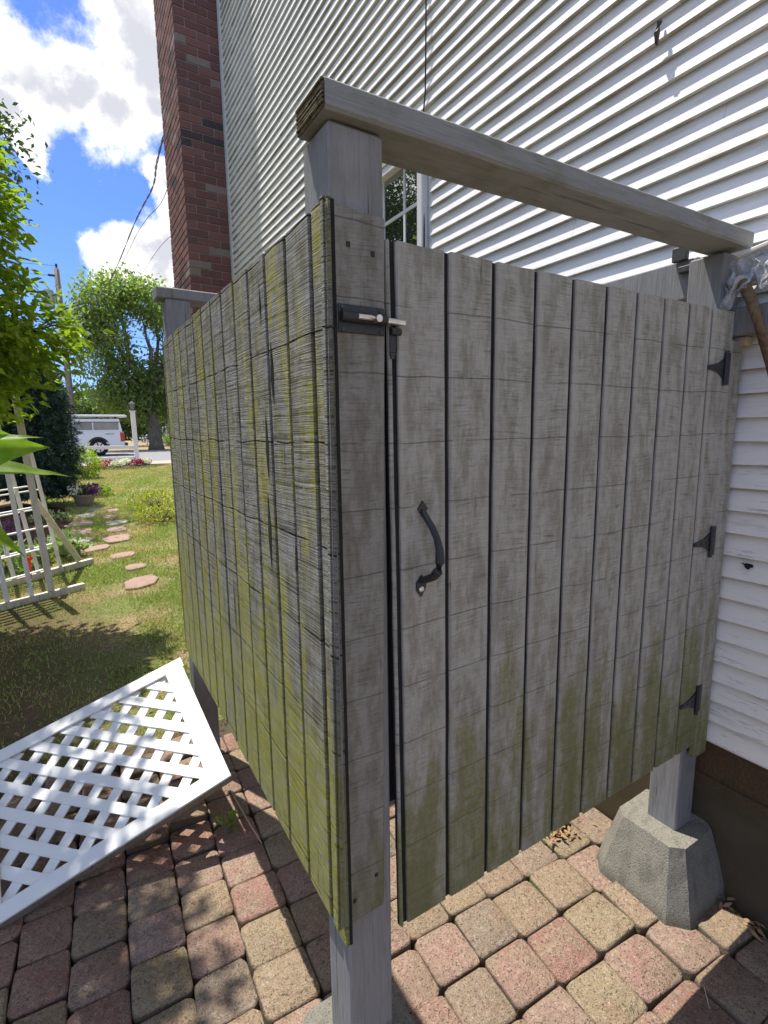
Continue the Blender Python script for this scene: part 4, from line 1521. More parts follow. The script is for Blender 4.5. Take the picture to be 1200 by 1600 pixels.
def build_bush():
    r = np.random.default_rng(5); pr = random.Random(5)
    t = thing('leafy_tree', 'bright green broadleaf small tree overhanging the trellis', 'tree', (-1.9, 3.9, .02))
    ells = [((-2.15, 3.3, 3.5), (1.25, 1.75, 1.35)), ((-1.25, 3.75, 2.25), (.86, .75, .80)), ((-1.2, 3.8, 3.0), (.66, .65, .75)), ((-.95, 3.75, 1.95), (.62, .45, .42)),
            ((-1.75, 2.7, 2.7), (.80, 1.0, .8)), ((-.52, 3.6, 2.08), (.40, .25, .17)), ((-2.6, 4.3, 2.4), (1.2, 1.2, 1.0)), ((-1.85, 1.85, 3.6), (1.0, 1.05, .7)), ((-1.15, 3.7, 1.75), (.62, .5, .42)), ((-.95, 3.7, 2.8), (.52, .5, .55)), ((-.9, 3.65, 3.15), (.42, .4, .30)), ((-1.2, 2.45, 3.65), (.55, .62, .42)), ((-1.25, 2.0, 3.9), (.6, .5, .4))]
    m = MB()
    m.tube([(-1.9, 3.9, -.05), (-1.88, 3.88, .5), (-1.92, 3.82, 1.0), (-1.95, 3.8, 1.5)], [.11, .09, .08, .07], 10)
    m.build('trunk', 'bark', t, smooth=True)
    m = MB()
    tg = [(-.75, 3.7, 2.1), (-1.2, 3.8, 3.3), (-2.1, 3.2, 4.2), (-2.8, 3.0, 3.4), (-1.5, 2.6, 2.9), (-1.3, 3.9, 2.4), (-2.0, 2.2, 3.6), (-2.7, 4.3, 2.7), (-.45, 3.62, 2.1)]
    tw = []
    for pts in limbs(m, (-1.95, 3.8, 1.45), tg, .035, pr):
        tw += pts[2:]
    for _ in range(160):
        p = Vector(pr.choice(tw)); q = p + Vector((pr.uniform(-.1, 1), pr.uniform(-.7, .7), pr.uniform(-.2, .9))) * .5
        m.tube([p, (p + q) / 2 + Vector((0, 0, .04)), q], [.007, .005, .002], 4)
    m.build('branches', 'bark', t, smooth=True)
    p, d, c = clumped(6600, 9, ells, .075, r, .2)
    # keep clear of the view to the house and lawn
    sc_y = (p[:, 1] + .68) / 4.28
    zq = 1.41 + (p[:, 2] - 1.41) / sc_y
    lim = np.interp(zq, [1.4, 1.55, 1.7, 1.95, 2.1, 2.25, 2.45, 2.7, 3.05, 3.35, 3.5, 4, 5, 7], [-.6, -.46, -.24, -.12, -.02, -.18, -.32, -.42, -.44, -.50, -.60, -.70, -.85, -1.0])
    k = p[:, 0] < -.33 + (lim + .33 + r.uniform(-.07, .03, len(p))) * sc_y
    p = p[k]; d = d[k]
    dirs = d * .7 + r.normal(size=p.shape) * .55 + np.array([.25, -.1, -.25])
    ups = np.array([-.15, .3, 1.0]) + r.normal(size=p.shape) * .45
    L = r.uniform(.05, .095, len(p))
    # outermost leaves facing the lawn become leaves of their own
    score = p[:, 0] - np.abs(p[:, 1] - 3.6) * .3
    order = np.argsort(-score)
    single = order[:280]; rest = order[280:]
    V, F = scatter(p[rest], dirs[rest], ups[rest], L[rest], L[rest] * .46, LEAF6)
    o = np_mesh('foliage', V, F, 'leaf_bright', t); o['kind'] = 'stuff'
    me = None
    for i in single:
        if me is None:
            mm = bpy.data.meshes.new('leaf'); mm.from_pydata([tuple(v * (1, .46, 1)) for v in LEAF6[0]], [], [tuple(f) for f in LEAF6[1]]); mm.materials.append(MATS['leaf_bright']); me = mm
        o = bpy.data.objects.new('leaf', me); COL.objects.link(o); o.parent = t
        dd = Vector(dirs[i]).normalized(); s_ = Vector(ups[i]).cross(dd).normalized(); n_ = dd.cross(s_)
        M = Matrix(((dd.x, s_.x, n_.x), (dd.y, s_.y, n_.y), (dd.z, s_.z, n_.z)))
        o.rotation_euler = M.to_euler()
        l = float(L[i]) * 1.15
        o.scale = (l, l, l)
        o.location = Vector(p[i]) - t.location


build_bush()


def build_tree(name, label, base, h_trunk, r_trunk, ells, nclump, per, spread, L, m_leaf, m_bark, seed, targets, tpl=LEAF2, wr=.5, group=None, lr=None):
    r = np.random.default_rng(seed); pr = random.Random(seed)
    t = thing(name, label, 'tree', base, group)
    b = Vector(base)
    m = MB()
    top = b + Vector((pr.uniform(-.05, .05) * h_trunk, 0, h_trunk))
    m.tube([b - Vector((0, 0, .1)), b + Vector((0, 0, .12 * h_trunk)), b.lerp(top, .5), top], [r_trunk * 1.35, r_trunk, r_trunk * .85, r_trunk * .75], 12)
    m.build('trunk', m_bark, t, smooth=True)
    m = MB(); tw = []
    for pts in limbs(m, top - Vector((0, 0, .1)), targets, lr or r_trunk * .5, pr):
        tw += pts[2:]
    for _ in range(len(targets) * 10):
        p = Vector(pr.choice(tw)); q = p + Vector((pr.uniform(-1, 1), pr.uniform(-1, 1), pr.uniform(-.3, 1))) * h_trunk * .35
        m.tube([p, (p + q) / 2 + Vector((0, 0, .04 * h_trunk)), q], [r_trunk * .10, r_trunk * .07, r_trunk * .03], 5)
    m.build('branches', m_bark, t, smooth=True)
    p, d, c = clumped(nclump, per, ells, spread, r, .25)
    dirs = d * .5 + r.normal(size=p.shape) * .7 + np.array([0, 0, -.2])
    ups = np.array([0, 0, 1.0]) + r.normal(size=p.shape) * .6
    LL = r.uniform(L * .7, L * 1.3, len(p))
    V, F = scatter(p, dirs, ups, LL, LL * wr, tpl)
    o = np_mesh('crown', V, F, m_leaf, t); o['kind'] = 'stuff'
    return t


# big street tree beyond the road
E = [((2.1, 35, 9.0), (1.25, 2.2, 1.4)), ((1.2, 35, 7.6), (1.1, 2, 1.1)), ((3.4, 35.5, 10.0), (1.3, 2.2, 1.0)), ((4.6, 35.2, 9.4), (1.3, 2.0, 1.2)), ((5.7, 35, 8.6), (1.1, 2, 1.0)),
     ((2.6, 34.2, 7.0), (1.1, 1.4, .8)), ((1.7, 34.5, 5.6), (1.1, 1.5, 1.1)), ((3.2, 34.6, 4.9), (1.3, 1.6, 1.1)), ((4.8, 35, 4.5), (1.5, 1.8, 1.2)), ((3.7, 34.8, 3.4), (1.4, 1.7, .8)), ((6.3, 35.2, 5.6), (1.2, 1.8, 1.2)),
     ((2.2, 34.4, 3.7), (.9, 1.4, .8)), ((5.9, 34.4, 3.1), (1.1, 1.2, .9)), ((3.3, 34.0, 2.9), (1.0, 1.2, .55))]
build_tree('street_tree', 'tall broadleaf tree with forked open crown beyond the road', (4.45, 34.2, .42), 3.6, .40, E, 1250, 15, .34, .27, 'leaf_street', 'bark_light', 31,
           [(2.0, 35, 9.6), (3.2, 35.4, 10.4), (5.0, 35.2, 9.9), (6.2, 35, 8.0), (1.2, 35, 7.6), (4.3, 34.9, 8.6), (6.6, 35.2, 5.9), (2.2, 34.5, 5.6), (5.4, 34.9, 7.2)], lr=.17)
build_tree('background_tree', 'light green low tree glimpsed between pickup roof and lamp post', (3.0, 44, .45), 1.8, .22, [((1.9, 44, 2.9), (2.2, 1.5, 1.1)), ((3.8, 45, 2.6), (2.0, 1.5, 1.1)), ((1.0, 44, 1.8), (1.4, 1.2, 1.1)), ((5.3, 44.5, 2.4), (1.4, 1.2, 1.5))],
           420, 14, .32, .30, 'leaf_far', 'bark', 32, [(1.5, 44, 3.2), (3.5, 45, 3.3), (4.6, 44, 2.5)], group='low trees beyond the road')
build_tree('background_tree', 'dark green low tree standing behind the street tree trunk', (9.2, 50, .45), 2.4, .3, [((8.6, 50, 4.2), (3.0, 2, 2.2)), ((11.5, 51, 3.6), (2.6, 2, 1.8)), ((6.0, 50, 3.6), (1.7, 1.6, 1.5))],
           420, 14, .4, .40, 'leaf_dark', 'bark', 33, [(8.0, 50, 5), (10.5, 50, 4.5), (9.0, 51, 5.5)], group='low trees beyond the road')
build_tree('background_tree', 'green low tree half hidden behind the bright bush at the left edge', (-9.5, 47, .45), 3.0, .3, [((-9.5, 47, 6.0), (4.5, 2.5, 3.0)), ((-4.0, 48, 4.0), (3.0, 2, 2.2)), ((-15, 48, 5.0), (4, 2.5, 3.0))],
           600, 14, .45, .42, 'leaf_far', 'bark', 34, [(-8, 47, 8), (-11, 47, 7), (-5, 48, 5)], group='low trees beyond the road')
# tall dark tree at the left, also seen in the window glass
build_tree('dark_tree', 'tall dark leafy tree just showing above the bright bush', (-3.6, 10.2, .1), 3.2, .20, [((-3.05, 10.2, 5.8), (2.62, 2.6, 1.75)), ((-4.2, 9.8, 4.6), (2.6, 2.4, 1.6)), ((-4.3, 10.6, 7.2), (1.7, 1.7, 1.2))],
           2800, 13, .15, .10, 'leaf_dark', 'bark', 35, [(-2.4, 10, 6.8), (-4.5, 10, 6.5), (-3.8, 9.4, 6.8), (-4.3, 11, 7.6), (-5.2, 10, 5.2)])


def build_spruce():
    r = np.random.default_rng(41)
    t = thing('blue_spruce', 'dense dark blue-green spruce behind the trellis', 'spruce', (-.85, 10.35, .13))
    MB().tube([(-.85, 10.35, .08), (-.85, 10.35, 1.5), (-.85, 10.35, 3.1)], [.09, .07, .02], 10).build('trunk', 'bark', t, smooth=True)
    P = []; D = []; U = []
    n = 900
    for i in range(n):
        z = .28 + 3.0 * (i / n) ** 1.05
        rad = np.interp(z, [.2, .5, 1.2, 1.9, 2.4, 3.3], [.50, .66, .76, .66, .55, .06]) * r.uniform(.82, 1.06)
        a = i * 2.39996 + r.uniform(-.2, .2)
        tip = np.array([-.85 + rad * math.cos(a), 10.35 + rad * math.sin(a), z + .02])
        root = np.array([-.85 + rad * .25 * math.cos(a), 10.35 + rad * .25 * math.sin(a), z + .10])
        for s in range(11):
            f = .25 + .75 * s / 10
            q = root + (tip - root) * f
            spread = .11 * (1.15 - f)
            k = 9
            off = r.normal(size=(k, 3)) * np.array([spread, spread, .02])
            P.append(q + off)
            dd = (tip - root) / np.linalg.norm(tip - root)
            D.append(dd + r.normal(size=(k, 3)) * .55)
            U.append(np.tile([0, 0, 1.0], (k, 1)) + r.normal(size=(k, 3)) * .4)
    P = np.concatenate(P); D = np.concatenate(D); U = np.concatenate(U)
    V, F = scatter(P, D, U, r.uniform(.05, .10, len(P)), .020, TRI)
    o = np_mesh('needles', V, F, 'needle_blue', t); o['kind'] = 'stuff'


build_spruce()


def shrub(name, label, cat, c, rad, nclump, per, L, m_leaf, seed, stems=8, wr=.5, group=None, flat=0.0, extra=None):
    r = np.random.default_rng(seed); pr = random.Random(seed)
    t = thing(name, label, cat, (c[0], c[1], ground_z(c[1])), group)
    m = MB()
    b = Vector((c[0], c[1], ground_z(c[1])))
    for _ in range(stems):
        q = Vector((c[0] + pr.uniform(-.7, .7) * rad[0], c[1] + pr.uniform(-.7, .7) * rad[1], c[2] + pr.uniform(0, .7) * rad[2]))
        s_ = b + (q - b) * .15; s_.z = b.z - .01
        m.tube([s_, s_.lerp(q, .5) + Vector((0, 0, .02)), q], [rad[0] * .02 + .003, .004, .002], 4)
    m.build('stems', 'bark_light', t)
    p, d, _ = clumped(nclump, per, [(c, rad)], min(rad) * .12, r, .35)
    p = p[p[:, 2] > ground_z(c[1]) + .01]
    dirs = r.normal(size=p.shape) + np.array([0, 0, .5]); ups = np.array([0, 0, 1.0]) + r.normal(size=p.shape) * .5
    LL = r.uniform(L * .7, L * 1.3, len(p))
    V, F = scatter(p, dirs, ups, LL, LL * wr, LEAF2)
    o = np_mesh('foliage', V, F, m_leaf, t); o['kind'] = 'stuff'
    if extra:
        ml, cnt, Lf = extra
        p, d, _ = clumped(cnt, 6, [((c[0], c[1], c[2] + rad[2] * .45), (rad[0] * .9, rad[1] * .9, rad[2] * .55))], Lf * .7, r, .5)
        V, F = scatter(p, r.normal(size=p.shape) + np.array([0, -.3, .5]), rdir(len(p), r), np.full(len(p), Lf), Lf * .8, LEAF2)
        o = np_mesh('flowers', V, F, ml, t); o['kind'] = 'stuff'
    return t


shrub('round_shrub', 'small light green shrub beside the spruce', 'shrub', (.02, 15.4, .62), (.42, .42, .45), 220, 9, .07, 'leaf_bright', 51)
shrub('low_shrub', 'low bright green ground shrub at the lawn edge near the flower pot', 'shrub', (.10, 11.3, .25), (.34, .3, .13), 150, 8, .05, 'leaf_bright', 52)
shrub('yellow_shrub', 'low yellow-green shrub with bare twigs beside the mossy panel, farther one', 'shrub', (.95, 8.9, .25), (.50, .55, .17), 170, 9, .045, 'leaf_yellow', 53, 40, group='yellow shrubs by the stall')
shrub('yellow_shrub', 'low yellow-green shrub with bare twigs beside the mossy panel, nearer one', 'shrub', (.80, 7.65, .20), (.42, .42, .14), 130, 8, .045, 'leaf_yellow', 54, 40, group='yellow shrubs by the stall')
shrub('hosta', 'variegated pale green plant growing behind the trellis foot', 'plant', (-.52, 5.95, .16), (.24, .26, .13), 34, 7, .13, 'leaf_hosta', 55, 6, .42)
shrub('hosta', 'variegated plant with pale leaves under the trellis', 'plant', (-.95, 5.6, .17), (.26, .26, .14), 34, 7, .12, 'leaf_hosta', 56, 6, .42)
shrub('ground_plant', 'small pale leaved plant in the mulch below the spruce', 'plant', (-.70, 8.6, .17), (.28, .2, .08), 26, 5, .07, 'leaf_hosta', 57, 5)
shrub('purple_plant', 'small purple flowering plant seen through the trellis', 'plant', (-1.02, 7.3, .2), (.2, .2, .12), 24, 5, .05, 'leaf_dark', 58, 5, extra=('petal_purple', 26, .04))
fl = [('petal_pink', (.45, 18.4), 'rounded clump of bright pink flowers at the near left of the bed', .26), ('petal_crimson', (.80, 19.6), 'wide clump of crimson flowers behind the pink ones', .32),
      ('petal_white', (1.06, 18.75), 'clump of white flowers in the middle of the bed', .20), ('petal_white', (1.42, 19.7), 'sparse white flowers with green leaves left of the lamp post', .18),
      ('petal_crimson', (1.72, 19.2), 'clump of crimson flowers at the foot of the lamp post', .22), ('petal_white', (2.05, 19.4), 'white flowers at the right end of the bed', .18)]
for i, (mm, (x, y), lab, rd) in enumerate(fl):
    shrub('flower_clump', lab, 'flowers', (x, y, ground_z(y) + .10), (rd, rd, .11), 30, 6, .05, 'leaf_dark', 60 + i, 4, .5, 'flower clumps in the roadside bed', extra=(mm, 60, .05))
shrub('hedge', 'clipped bright green hedge right of the street tree trunk', 'hedge', (6.55, 38.6, .95), (1.0, .6, .55), 240, 9, .12, 'leaf_bright', 70)
shrub('green_weed', 'small green weed beside the pier block', 'weed', (1.02, .42, .05), (.045, .045, .045), 12, 4, .028, 'leaf_bright', 71, 4)
shrub('green_weed', 'tiny weed sprouting from pavers under the lattice corner', 'weed', (.03, 1.0, .04), (.04, .03, .03), 7, 4, .026, 'leaf_bright', 72, 3)

# flower pot
def build_pot():
    x, y = -.15, 9.95; z = ground_z(y)
    t = thing('flower_pot', 'round stone-coloured pot of white and purple petunias beside the spruce', 'flower pot', (x, y, z))
    MB().lathe([(.11, 0), (.15, .10), (.175, .19), (.185, .20), (.185, .225), (.16, .225), (.15, .19)], (x, y, z), 20).build('pot', 'terracotta', t, smooth=True)
    r = np.random.default_rng(80)
    for nm, mm, cx_, n, L in (('foliage', 'leaf_dark', 0, 220, .05), ('white_flowers', 'petal_white', -.10, 130, .05), ('purple_flowers', 'petal_purple', .13, 170, .055)):
        p, d, _ = clumped(max(8, n // 6), 6, [((x + cx_, y - .03, z + .28), (.20 if nm == 'foliage' else .14, .15, .10))], .02, r, .4)
        V, F = scatter(p, r.normal(size=p.shape) + np.array([0, -.5, .6]), rdir(len(p), r), np.full(len(p), L), L * .85, LEAF2)
        o = np_mesh(nm, V, F, mm, t); o['kind'] = 'stuff'


build_pot()


# large leaves hanging into view close to the camera
def build_big_leaves():
    t = thing('big_leaf_plant', 'plant with large pointed bright green leaves reaching in at the left edge', 'plant', (-.62, .32, 0))
    m = MB()
    m.tube([(-.62, .30, -.03), (-.60, .32, .5), (-.57, .33, 1.0), (-.555, .33, 1.45)], [.010, .008, .007, .005], 8)
    m.build('stem', 'leaf_big', t, smooth=True)
    specs = [((-.553, .33, 1.385), (-.367, .35, 1.417), .030, (.1, -.5, 1)), ((-.553, .34, 1.39), (-.357, .36, 1.393), .050, (.0, -1.0, .25)),
             ((-.555, .33, 1.36), (-.331, .36, 1.351), .034, (.1, -.5, 1)), ((-.56, .34, 1.36), (-.403, .345, 1.215), .040, (.8, -.6, .4)), ((-.56, .34, 1.30), (-.45, .34, 1.30), .03, (.0, -.5, 1))]
    rl = random.Random(12)
    for k in range(14):
        zz = .35 + k * .08; an = math.pi * (.62 + .76 * rl.random())
        ll = rl.uniform(.16, .24)
        specs.append(((-.565 - .045 * (1 - zz / 1.45), .33, zz), (-.575 + ll * math.cos(an), .33 + ll * math.sin(an), zz + rl.uniform(-.03, .05)), rl.uniform(.028, .042), (.1, -.2, 1)))
    for a, b, w, up in specs:
        a, b = Vector(a), Vector(b)
        d = b - a; L = d.length; d.normalize()
        s_ = Vector(up).cross(d).normalized(); n_ = d.cross(s_)
        V = []; F = []
        N = 16
        for i in range(N + 1):
            t_ = i / N
            wd = w * (math.sin(math.pi * min(1, t_ * 1.15) ** .8) if t_ < .7 else None or (math.sin(math.pi * .805 ** .8) * ((1 - t_) / .3) ** 1.15)) * .95
            droop = -.06 * L * (t_ ** 2) + .02 * L * math.sin(math.pi * t_)
            for j, q in enumerate((-1, -.5, 0, .5, 1)):
                V.append(a + d * L * t_ + s_ * wd * q + n_ * (abs(q) * wd * .35 + droop + .0012 * math.sin(t_ * 30) * abs(q)))
        for i in range(N):
            for j in range(4):
                p = i * 5 + j
                F += [(p, p + 5, p + 6), (p, p + 6, p + 1)]
        np_mesh('leaf', [tuple(v) for v in V], F, 'leaf_big', t, smooth=True)


build_big_leaves()


# ------------------------------------------------------------------ lamp post, rail fence
def build_lamp():
    x, y = 1.86, 20.4; z = ground_z(y)
    t = thing('lamp_post', 'white square lamp post topped by a dark lantern at the roadside', 'lamp post', (x, y, z))
    # the post leans a little, as in the picture
    MB().cbox(x - .075, y - .075, z - .05, x + .075, y + .075, z + 1.92, .006, fn=lambda a, b, c: (a - (c - z) * .01, b, c)).build('post', 'white_vinyl', t)
    xx = x - .02
    MB().cbox(xx - .10, y - .10, z + 1.921, xx + .10, y + .10, z + 1.95, .006).build('cap', 'white_vinyl', t)
    m = MB(); m.lathe([(.05, 1.951), (.075, 1.97), (.075, 1.98)], (xx, y, z), 6); lan = m.build('lantern', 'lantern_metal', t)
    m = MB()
    for k in range(6):
        a = k * math.pi / 3
        m.tube([(xx + .07 * math.cos(a), y + .07 * math.sin(a), z + 1.98), (xx + .10 * math.cos(a), y + .10 * math.sin(a), z + 2.19)], .008, 4)
    m.lathe([(.125, 2.19), (.09, 2.23), (.03, 2.285), (.012, 2.29), (.012, 2.33)], (xx, y, z), 6)
    m.build('lantern_cap', 'lantern_metal', lan)
    MB().lathe([(.062, 1.981), (.09, 2.188)], (xx, y, z), 6).build('glass', 'cap_glass', lan)
    f = thing('rail_fence', 'white two-rail fence running left from the lamp post', 'fence', (-1.5, 20.4, ground_z(20.4)))
    for (z0, z1) in ((.92, 1.04), (.50, .63)):
        MB().cbox(-6.0, 20.35, z0 - .03 + .0, x - .078, 20.39, z1 - .03, .006, fn=lambda a, b, c: (a, b, c + (a - 1.8) * -.012)).build('rail', 'white_vinyl', f)
    for px in (-.6, -3.2, -5.9):
        MB().cbox(px - .06, 20.392, z - .05, px + .06, 20.51, 1.15, .006).build('post', 'white_vinyl', f)


build_lamp()


# ------------------------------------------------------------------ pickup
def build_truck():
    X1 = 2.02; Yn = 26.4; Yf = 28.4; g0 = .46
    t = thing('pickup_truck', 'white pickup truck with bed cap and roof rack parked facing left on the road', 'pickup truck', (-.6, 27.4, g0))
    zb = g0 + .42; zt = g0 + 1.08

    def side(wheels, x0, x1, z0, z1):
        """lower body outline with round wheel openings, counter-clockwise in x,z"""
        pts = [(x0, z1), (x0, z0)]
        for wx, wr in wheels:
            for k in range(11):
                a = math.pi * (1 - k / 10)
                pts.append((wx + wr * math.cos(a), max(z0, g0 + .40 + wr * math.sin(a))))
        pts += [(x1, z0), (x1, z1)]
        return pts
    pts = side([(-3.05 + .45, .47), (.93, .47)], -3.45, X1 - .06, zb, zt)
    pts[0] = (-3.40, zt - .12)
    pts.insert(0, (-2.1, zt + .02))
    m = MB()
    for y in (Yn, Yf - .06):
        m.prism(pts, (0, y, 0), (1, 0, 0), (0, 0, 1), (0, 1, 0), .06)
    m.box(-3.45, Yn + .061, zb, -2.1, Yf - .061, zt - .13)
    m.box(-2.1, Yn + .061, zb + .1, X1 - .07, Yf - .061, zb + .2)
    m.box(X1 - .06, Yn + .02, zb + .05, X1, Yf - .02, zt)
    body = m.build('body', 'truck_paint', t)
    m = MB(); m.box(-3.0, Yn + .3, g0 + .30, X1 - .1, Yf - .3, g0 + .5); m.box(X1 + .001, Yn + .1, zb - .02, X1 + .14, Yf - .1, zb + .16)
    m.box(.93 - .52, Yn + .0615, g0 + .35, .93 + .52, Yn + .6, zt - .1)
    m.build('chassis', 'truck_dark', t)
    # cab
    m = MB()
    m.prism([(-2.1, zt + .02), (-.10, zt + .02), (-.16, zt + .62), (-.40, zt + .70), (-1.25, zt + .70)], (0, Yn + .08, 0), (1, 0, 0), (0, 0, 1), (0, 1, 0), Yf - Yn - .16)
    cab = m.build('cab', 'truck_paint', t)
    m = MB(); m.prism([(-1.85, zt + .08), (-.30, zt + .08), (-.34, zt + .56), (-1.22, zt + .60)], (0, Yn + .072, 0), (1, 0, 0), (0, 0, 1), (0, 1, 0), .006)
    m.build('window', 'dark_glass', cab)
    # cap over the bed
    m = MB()
    m.prism([(-.04, zt + .004), (X1 - .06, zt + .004), (X1 - .16, zt + .60), (-.04, zt + .60)], (0, Yn + .05, 0), (1, 0, 0), (0, 0, 1), (0, 1, 0), Yf - Yn - .10)
    cap = m.build('bed_cap', 'truck_paint', t)
    for a, b in ((.02, .74), (.79, X1 - .20)):
        m = MB(); m.cbox(a, Yn + .040, zt + .10, b, Yn + .0485, zt + .44, .003)
        m.build('window', 'cap_glass', cap)
    m = MB(); m.box(-.0, Yn + .044, zt + .445, X1 - .15, Yn + .0488, zt + .475)
    m.build('trim', 'truck_dark', cap)
    # boards on the roof rack
    m = MB(); m.cbox(-.3, Yn + .0, zt + .70, X1 + .18, Yn + 1.6, zt + .76, .004); m.cbox(-.3, Yn + .1, zt + .765, X1 + .12, Yn + 1.4, zt + .80, .004)
    rk = m.build('roof_load', 'white_trim', t)
    m = MB()
    for xx in (.1, 1.0, X1 - .25): m.box(xx, Yn + .1, zt + .601, xx + .05, Yn + 1.7, zt + .699)
    m.build('roof_rack', 'roof_rust', t)
    # wheels
    for wx in (-3.05 + .45, .93):
        for yy in (Yn + .02, Yf - .27):
            def ring(prof, y0, c, mname, parent, nm):
                mm = MB(); mm.lathe(prof, (0, 0, 0), 20)
                mm.v = [(c[0] + a, y0 + q, c[1] + b) for a, b, q in mm.v]
                return mm.build(nm, mname, parent, smooth=False)
            w = ring([(.24, 0.0), (.37, 0.01), (.395, .05), (.395, .20), (.37, .25)], yy, (wx, g0 + .385), 'rubber', t, 'wheel')
            ring([(.23, -.004), (.235, .03), (.235, .10)], yy, (wx, g0 + .385), 'alloy', w, 'rim')
            mm = MB()
            for k in range(6):
                a = k * math.pi / 3 + .3
                mm.box(-.025, -.012, .04, .025, -.0045, .22, fn=lambda x_, y_, z_, a=a: (wx + x_ * math.cos(a) - z_ * math.sin(a), yy + y_, g0 + .385 + x_ * math.sin(a) + z_ * math.cos(a)))
            mm.build('spokes', 'truck_dark', w)
    m = MB(); m.cbox(X1 - .17, Yn - .012, zb + .22, X1 + .004, Yn + .08, zt - .02, .01)
    m.build('taillight', 'red_lens', t)
    # small dark badge on the bed side
    m = MB()
    for k, w_ in enumerate((.035, .03, .035, .025, .035, .03, .03)):
        m.box(1.25 + k * .052, Yn - .006, zt - .11, 1.25 + k * .052 + w_, Yn - .001, zt - .065)
    m.build('badge', 'truck_dark', t)


build_truck()


# ------------------------------------------------------------------ utility pole and wires
def build_pole():
    t = thing('utility_pole', 'grey wooden utility pole with transformer rising behind the bush', 'utility pole', (.10, 34.5, .45))
    m = MB(); m.tube([(.10, 34.5, .3), (.11, 34.5, 5.5), (.10, 34.5, 10.6)], [.19, .17, .14], 12)
    m.build('pole', 'pole_wood', t, smooth=True)
    m = MB(); m.lathe([(.02, 9.45), (.24, 9.40), (.27, 9.3), (.27, 8.5), (.22, 8.42)], (-.42, 34.5, 0), 14); m.box(-.2, 34.45, 8.7, -.05, 34.55, 9.2)
    m.build('transformer', 'galvanised', t, smooth=False)
    m = MB(); m.lathe([(.05, 10.55), (.07, 10.62), (.04, 10.7), (.07, 10.75), (.05, 10.85)], (.10, 34.5, 0), 10); m.box(-.35, 34.42, 10.15, .12, 34.5, 10.25)
    m.build('insulator', 'truck_dark', t)

    def sag(p, q, s, n=14):
        p, q = Vector(p), Vector(q)
        return [p.lerp(q, i / n) + Vector((0, 0, -s * 4 * (i / n) * (1 - i / n))) for i in range(n + 1)]

    def wire(pts, r, label, nm='overhead_wire', m_='wire_grey', g='overhead wires'):
        m = MB(); m.tube(pts, r, 5); o = m.build(nm, m_); tag(o, label, 'wire', g); return o
    wire(sag((.05, 34.5, 10.75), (-26, 31.0, 10.3), .5), .012, 'uppermost thin wire running left from the pole top')
    wire(sag((-.30, 34.5, 10.20), (-26, 31.0, 9.8), .5), .012, 'thin wire just below the uppermost, running left from the pole')
    wire(sag((.12, 34.4, 7.5), (30, 33.0, 6.9), .6), .014, 'upper of the two low wires crossing in front of the street tree')
    o = wire(sag((.12, 34.4, 7.0), (30, 33.0, 6.5), .6), .022, 'lower thick wire with a dark splice crossing in front of the street tree')
    m = MB(); m.tube([(1.1, 34.34, 6.98), (1.3, 34.33, 6.96), (2.3, 34.29, 6.90), (2.5, 34.28, 6.89)], [.02, .06, .06, .02], 8)
    s = m.build('splice', 'cable', o)
    # service drop to the house, two twisted strands
    base = sag((.15, 34.3, 7.9), (1.19, 6.2, 5.45), -.05, 60)
    pts = [Vector((.15, 34.3, 7.9)), Vector((.60, 28, 6.75)), Vector((1.14, 18, 5.91)), Vector((1.36, 12, 5.906)), Vector((1.33, 9.5, 5.60)), Vector((1.173, 8, 5.338)), Vector((.97, 6, 4.83)), Vector((1.10, 5.55, 4.75))]
    m2 = []
    for i in range(len(pts) - 1):
        a = pts[max(i - 1, 0)]; b = pts[i]; c = pts[i + 1]; d = pts[min(i + 2, len(pts) - 1)]
        for k in range(10):
            u = k / 10
            m2.append(.5 * ((2 * b) + (c - a) * u + (2 * a - 5 * b + 4 * c - d) * u * u + (3 * b - a - 3 * c + d) * u ** 3))
    m2.append(pts[-1])
    m = MB()
    for ph in (0, math.pi):
        m.tube([p + Vector((math.cos(i * 1.1 + ph) * .009, 0, math.sin(i * 1.1 + ph) * .009)) for i, p in enumerate(m2)], .0075, 5)
    tag(m.build('service_cable', 'wire_grey'), 'thick twisted service cable running from the pole to the chimney side of the house', 'cable')
    wire([p + Vector((.14 * min(1, i / 30), 0, -.10 - .20 * math.sin(math.pi * i / 70))) for i, p in enumerate(m2[20:])], .006, 'thin wire hanging just below the twisted service cable', g='wires to the house')
    wire([p + Vector((.45, 0, -.35 - .3 * math.sin(math.pi * i / 50))) for i, p in enumerate(m2[25:])], .005, 'faint thin wire nearest the chimney', g='wires to the house')


build_pole()

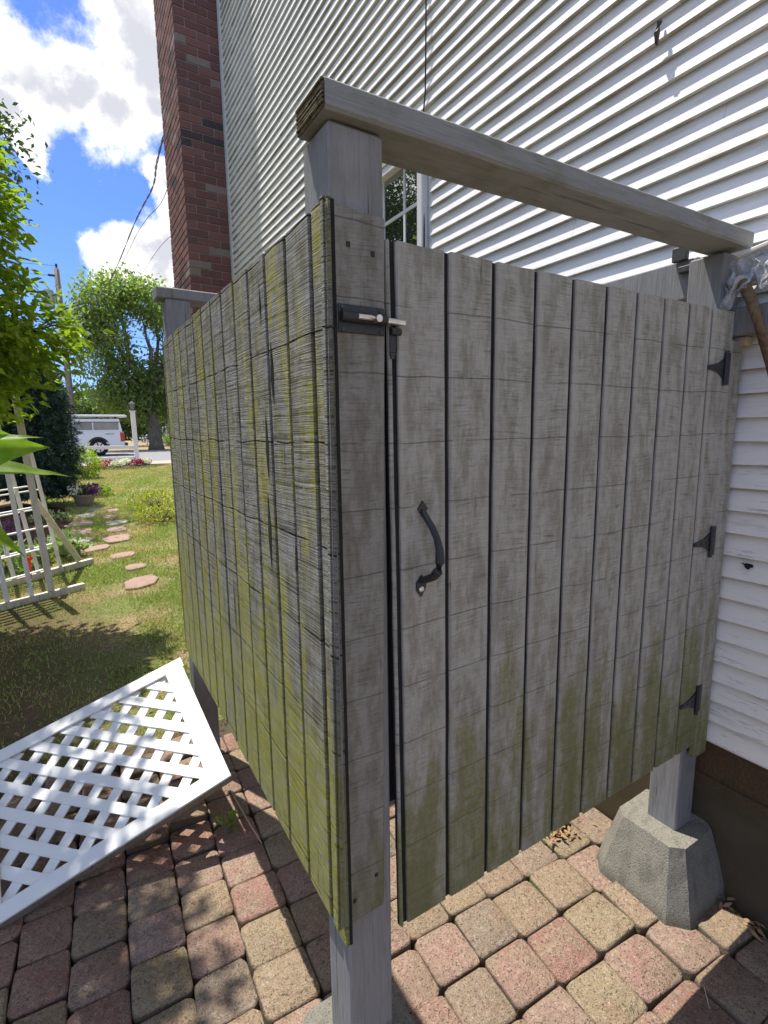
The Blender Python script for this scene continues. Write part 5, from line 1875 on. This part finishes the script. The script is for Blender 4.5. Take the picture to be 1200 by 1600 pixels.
# ------------------------------------------------------------------ far garden fence and house across the road
def build_far():
    t = thing('lattice_fence', 'dark square lattice fence panel beyond the street tree', 'fence', (8.0, 43, .45))
    MB().box(6.4, 43.05, .5, 8.9, 43.09, 1.85).build('backing', 'truck_dark', t)
    for x in (6.4, 8.85):
        MB().box(x, 42.98, .4, x + .09, 43.08, 2.05).build('post', 'house_grey', t)
    m = MB()
    for i in range(16):
        m.box(6.5 + i * .15, 43.0, .55, 6.54 + i * .15, 43.02, 1.85)
    m.build('vertical_slats', 'house_grey', t)
    m = MB()
    for k in range(9):
        m.box(6.48, 43.022, .6 + k * .15, 8.84, 43.04, .64 + k * .15)
    m.build('horizontal_slats', 'house_grey', t)
    t = thing('far_house', 'pale house with grey roof across the road, mostly hidden by trees', 'house', (13, 62, .45))
    MB().box(7, 58, .4, 22, 66, 4.2).build('wall', 'house_grey', t)
    MB().prism([(57.5, 4.2), (62, 6.6), (66.5, 4.2)], (6.6, 0, 0), (0, 1, 0), (0, 0, 1), (1, 0, 0), 15.8).build('roof', 'asphalt_roof', t)
    for x in (9, 12.5, 17):
        w = MB().box(x, 57.95, 1.6, x + 1.1, 57.99, 3.0).build('window', 'white_trim', t)
        MB().box(x + .08, 57.93, 1.68, x + 1.02, 57.948, 2.92).build('pane', 'dark_glass', w)
    # wooded skyline far behind
    r = np.random.default_rng(91)
    ells = []
    for i in range(34):
        x = -70 + i * 5.2
        ells.append(((x, 95 + 6 * math.sin(i * 1.7), 4.2 + 1.2 * math.sin(i * 2.3)), (4.2, 3, 3.6)))
    p, d, _ = clumped(2600, 10, ells, .8, r, .2)
    V, F = scatter(p, r.normal(size=p.shape), rdir(len(p), r), np.full(len(p), 1.0), .7, LEAF2)
    o = np_mesh('far_woods', V, F, 'leaf_far')
    tag(o, 'distant row of green woods along the horizon behind the road', 'woods', kind='stuff')


build_far()


# ------------------------------------------------------------------ litter: dry leaves and twigs
def build_litter():
    r = np.random.default_rng(77)
    def heap(cx_, cy_, rx, ry, n, lab, L=.03):
        p = np.stack([r.normal(cx_, rx, n), r.normal(cy_, ry, n), r.uniform(.0, .02, n)], 1)
        p = p[p[:, 0] < 1.225]
        V, F = scatter(p, r.normal(size=p.shape) * [1, 1, .25], np.array([0, 0, 1.0]) + r.normal(size=p.shape) * .5, r.uniform(L * .6, L * 1.4, len(p)), L * .35, LEAF6)
        o = np_mesh('dry_leaves', V, F, 'dead_leaf'); tag(o, lab, 'leaves', kind='stuff')
    heap(1.02, .37, .035, .025, 70, 'brown dry leaves and twigs behind the pier block')
    heap(1.20, -.09, .02, .05, 34, 'curled dry leaves between pier block and house foundation')
    heap(-.35, 2.6, .45, .5, 260, 'scattered dry leaves on the shaded ground behind the lattice', .035)
    m = MB()
    m.tube([(.092, 1.20, .012), (.102, 1.0, .010), (.112, .88, .008)], [.002, .003, .002], 5)
    tag(m.build('straw', 'tan_block'), 'thin pale straw lying on the pavers below the mossy panel', 'straw')
    m = MB(); m.tube([(.872, -.215, -.02), (.905, -.175, .02)], [.0016, .001], 5)
    tag(m.build('straw', 'tan_block'), 'short pale straw sticking up from the gap at the paver edge', 'straw')


build_litter()
